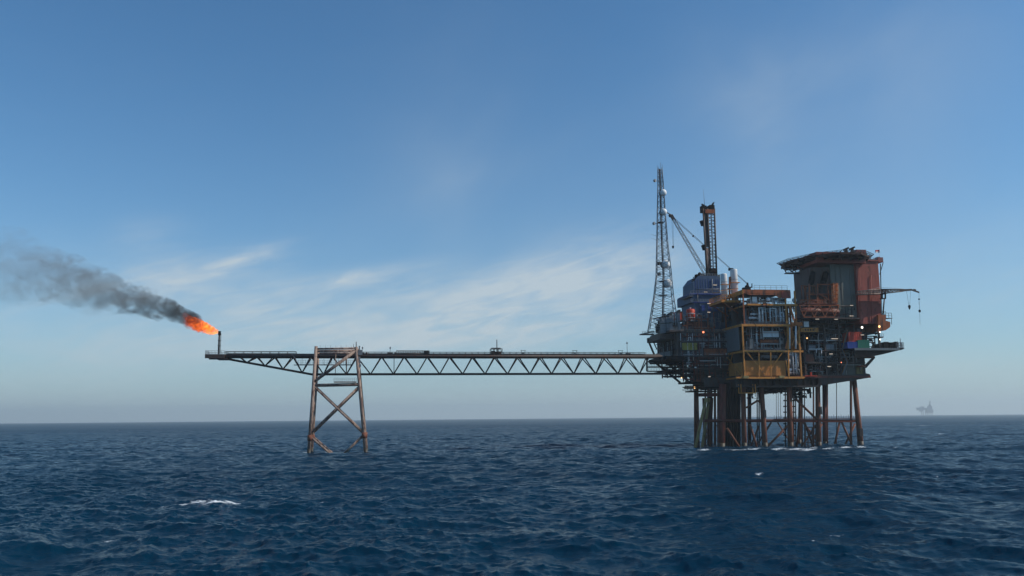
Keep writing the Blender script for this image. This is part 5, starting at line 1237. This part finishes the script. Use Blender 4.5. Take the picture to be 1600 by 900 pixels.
for x in (1374.5,): pc.rbox(x-1.2, 517, x+1.2, 545, AV-2.6, AV-1.8); pc.rbox(x-1, 526.2, x+6, 527.6, AV-3, AV); pc.rbox(x-1.5, 537, x+5, 545, AV-2, AV+3)
part('corner_tower', pc, M['girder'], cdk)
part('tower_railing', MB().rail([H(1375, 526.2, AV-2.9), H(1380.5, 526.2, AV-2.9)], 1.3, .7, .05), M['grey'], cdk)
rc = thing('boom_crane', 'small crane with a level lattice jib reaching out past the brown wall', 'crane', H(1379, 492, AV-4))
cv = AV-4.5
j0, j1, j2 = H(1338.5, 458, cv), H(1374, 455.8, cv), H(1424, 452.8, cv)
part('counter_jib', MB().lattice(j0, j1, 1.4, 1.9, 12, .16, .08), M['pale'], rc)
part('jib', MB().lattice(j1, H(1412, 453.6, cv), 1.9, .8, 14, .17, .08).beam(H(1412, 453.6, cv), j2, .85, .8).beam(j2, H(1436, 456.8, cv), .55, .5).beam(H(1427, 452.5, cv), H(1431, 453, cv), .5), M['girder'], rc)
part('tie_line', MB().tube(H(1376, 448.8, cv), H(1422, 452.3, cv), .05).tube(H(1376, 448.8, cv), H(1340, 456, cv), .05), M['grey'], rc)
hs = MB(); 
for x in (1378.3, 1383.3): hs.beam(H(x, 466.5, cv), H(x, 453, cv), .5)
for y in (459, 466.3): hs.beam(H(1375, y+.6, cv), H(1384, y, cv), .5)
hs.beam(H(1376.5, 457, cv), H(1376.5, 448.5, cv), .25)
part('slewing_frame', hs, M['black'], rc)
part('post', MB().tube(H(1379.5, 491.5, cv), H(1381.8, 467, cv), .32, .28), M['dark'], rc)
for x, y0, y1, big in ((1416.5, 455, 478, 0), (1423, 455, 478, 0), (1436, 457, 476, 0)):
    part('hoist_line', MB().tube(H(x, y0, cv), H(x if x > 1430 else (1420.2 if x < 1420 else 1421.2), y1, cv), .045), M['dark'], rc)
p = H(1420.8, 478, cv); part('hook_block', MB().lathe((p.x, p.y, p.z-1.6), [(.08, 0), (.3, .5), (.55, 1.3), (.4, 1.9), (.1, 2.0)], 10), M['black'], rc)
p = H(1436, 467.5, cv); q = H(1437, 486, cv); e = H(1437.6, 507, cv)
part('hook_weight', MB().ball(p, .36, n=10).ball(q, .5, .5, .6, 10), M['black'], rc)
part('hoist_line', MB().tube(p, q, .05).tube(q, e, .045), M['dark'], rc)

# ------------------------------------------------------------------ lamps that are lit in the photograph
lf = thing('floodlight', 'lit white floodlight under the brown wall, left one of the pair', 'floodlight', H(1347, 511.5, AV-3), 'lit floodlights')
def lampbuild(root, c, mat, r=.42):
    r *= .78
    part('housing', MB().tube((c.x, c.y+.1, c.z), (c.x, c.y+.7, c.z), r*1.15, r*.6, 12), M['dark'], root)
    part('lens', MB().ball((c.x, c.y, c.z), r, r*.5, r, 12, 8), M[mat], root)
    part('bracket', MB().beam((c.x, c.y+.4, c.z), (c.x, c.y+.9, c.z+.9), .14), M['dark'], root)
lampbuild(lf, H(1347, 511.5, AV-3), 'lamp', .62)
protos = {('lamp', 1): lf}
for x, y, v, mat, r, lab in [(1374, 510.2, AV-3.6, 'lampo', .62, 'lit amber floodlight on the rusty orange wing of the living quarters'), (1374.8, 518.8, AV-3, 'lamp', .4, 'lit white floodlight at the top of the corner post below the amber lamp'),
        (1375.2, 530.4, AV-3, 'lamp', .42, 'lit white floodlight on the corner post close to the cargo deck'), (1261, 528.4, 0, 'lampo', .36, 'lit amber lamp in the dark bay right of the ochre module'),
        (1099, 519, LV-1.6, 'lampr', .55, 'lit red lamp on the dark wall below the red tank'), (1059.5, 489.6, 18.2, 'lampo', .32, 'lit amber lamp on the red box housing'), (1065, 590.3, LV-1, 'lampo', .3, 'lit amber lamp in the frames under the bridge landing'),
        (1085.3, 605.6, 12.2, 'lampo', .5, 'lit amber lamp on the lowest ledge left of the conductors'), (1314.5, 566.3, .4, 'lampr', .3, 'lit red lamp deep in the lower right bay'), (1223, 501.5, 30, 'lampo', .01, '')]:
    if r < .05: continue
    t = thing('floodlight', lab, 'floodlight', H(x, y, v), 'lit floodlights'); lampbuild(t, H(x, y, v), mat, r)
for x, y, v, w, lab in [(1117.3, 445.3, DV-.2, 1.6, 'lit strip lamp on the upper wall of the blue module'), (1102.5, 456.2, DV-.2, 1.6, 'lit strip lamp at the foot of the blue upper wall'), (1108.2, 474.2, DV-4, 1.6, 'lit strip lamp just under the ledge of the blue module'),
        (1107.6, 487.8, DV-4, 1.3, 'lit strip lamp low on the blue module above its base'), (1330, 477.3, AV-1, 1.7, 'lit strip lamp on the grey green wall, upper one'), (1330.5, 493.6, AV-1, 1.6, 'lit strip lamp on the grey green wall, lower one'),
        (1305, 529.2, 2, 3.4, 'long dim strip lamp in the upper dark bay right of the ochre module'), (1298.5, 553, 1.4, 1.4, 'lit strip lamp in the middle dark bay'), (1295.5, 572.6, 1.4, 1.6, 'lit strip lamp in the lowest dark bay'),
        (1347.5, 523.3, AV-1.4, 1.4, 'lit strip lamp beside the red container'), (1306.5, 498.8, AV-4, 1.4, 'lit strip lamp below the right lifeboat'), (1277, 498.5, AV-4, 1.5, 'lit strip lamp below the left lifeboat'), (1108.5, 588.5, LV-1.8, .9, 'lit strip lamp on the dark wall above the conductors')]:
    c = H(x, y, v); t = thing('strip_lamp', lab, 'strip lamp', c, 'lit strip lamps'); w *= .5
    part('tube', MB().tube((c.x-w, c.y, c.z), (c.x+w, c.y, c.z), .15, n=8), M['strip'], t)
    part('tray', MB().box(c.x-w*1.05, c.x+w*1.05, c.y+.16, c.y+.4, c.z-.1, c.z+.32), M['dark'], t)
t = thing('fire_hydrant_cabinet', 'small vivid red box on the edge beam right of the ochre module', 'box', H(1267.5, 588, -.8)); 
part('body', MB().rbox(1266.3, 581.5, 1268.8, 588, -1, -.6), M['red'], t); part('base', MB().rbox(1258, 586.6, 1277, 588, -.9, -.6), M['red'], t)

# ------------------------------------------------------------------ far platform on the horizon
FY = 10500.0
def fw(px, py): return at(px, py, FY)
fpb = fw(1446, 650); 
fp = bpy.data.objects.new('distant_platform', None); COL.objects.link(fp); fp.location = (fpb.x, FY, 0); fp['label'] = 'faint hazy oil platform far off on the horizon'; fp['category'] = 'platform'
BASE['distant_platform'] = Vector((fpb.x, FY, 0))
def fbox(mb, x0, y0, x1, y1, d0=0, d1=40):
    a, b = fw(x0, y1), fw(x1, y0); return mb.box(a.x, b.x, FY+d0, FY+d1, a.z, b.z)
part('deck', fbox(MB(), 1434.5, 637.2, 1452, 641), M['grey'], fp)
part('lower_deck', fbox(MB(), 1448.5, 639.5, 1458, 645.2, -3, 38), M['grey'], fp)
part('module', fbox(MB(), 1450.5, 634, 1456.5, 639.4, 4, 30), M['grey'], fp); part('module', fbox(MB(), 1437.5, 640.5, 1441.5, 643, 2, 30), M['grey'], fp); part('module', fbox(MB(), 1438.5, 635, 1444, 637.5, 5, 30), M['grey'], fp)
for x, y in ((1440, 640), (1442.5, 640), (1446, 640), (1448.5, 640), (1450.5, 645), (1453.5, 645), (1456.8, 645)):
    a = fw(x, y); part('leg', MB().tube((a.x, FY+8, -4), (a.x, FY+8, a.z), 4.0, n=8), M['dark'], fp)
part('helideck', fbox(MB(), 1432.5, 636.6, 1440, 637.5, -5, 30), M['white'], fp)
a, b = fw(1453.7, 634), fw(1453.9, 626.3); part('derrick', MB().lattice((a.x, FY+15, a.z), (b.x, FY+15, b.z), 15, 6, 8, 1.8, 1.2).lattice((a.x, FY+15, a.z), (a.x, FY+15, a.z+16), 18, 12, 3, 2.5, 2), M['grey'], fp)
part('crane', MB().beam((fw(1449, 637).x, FY+10, fw(1449, 637).z), (fw(1443, 632.8).x, FY+10, fw(1443, 632.8).z), 2.0), M['grey'], fp)
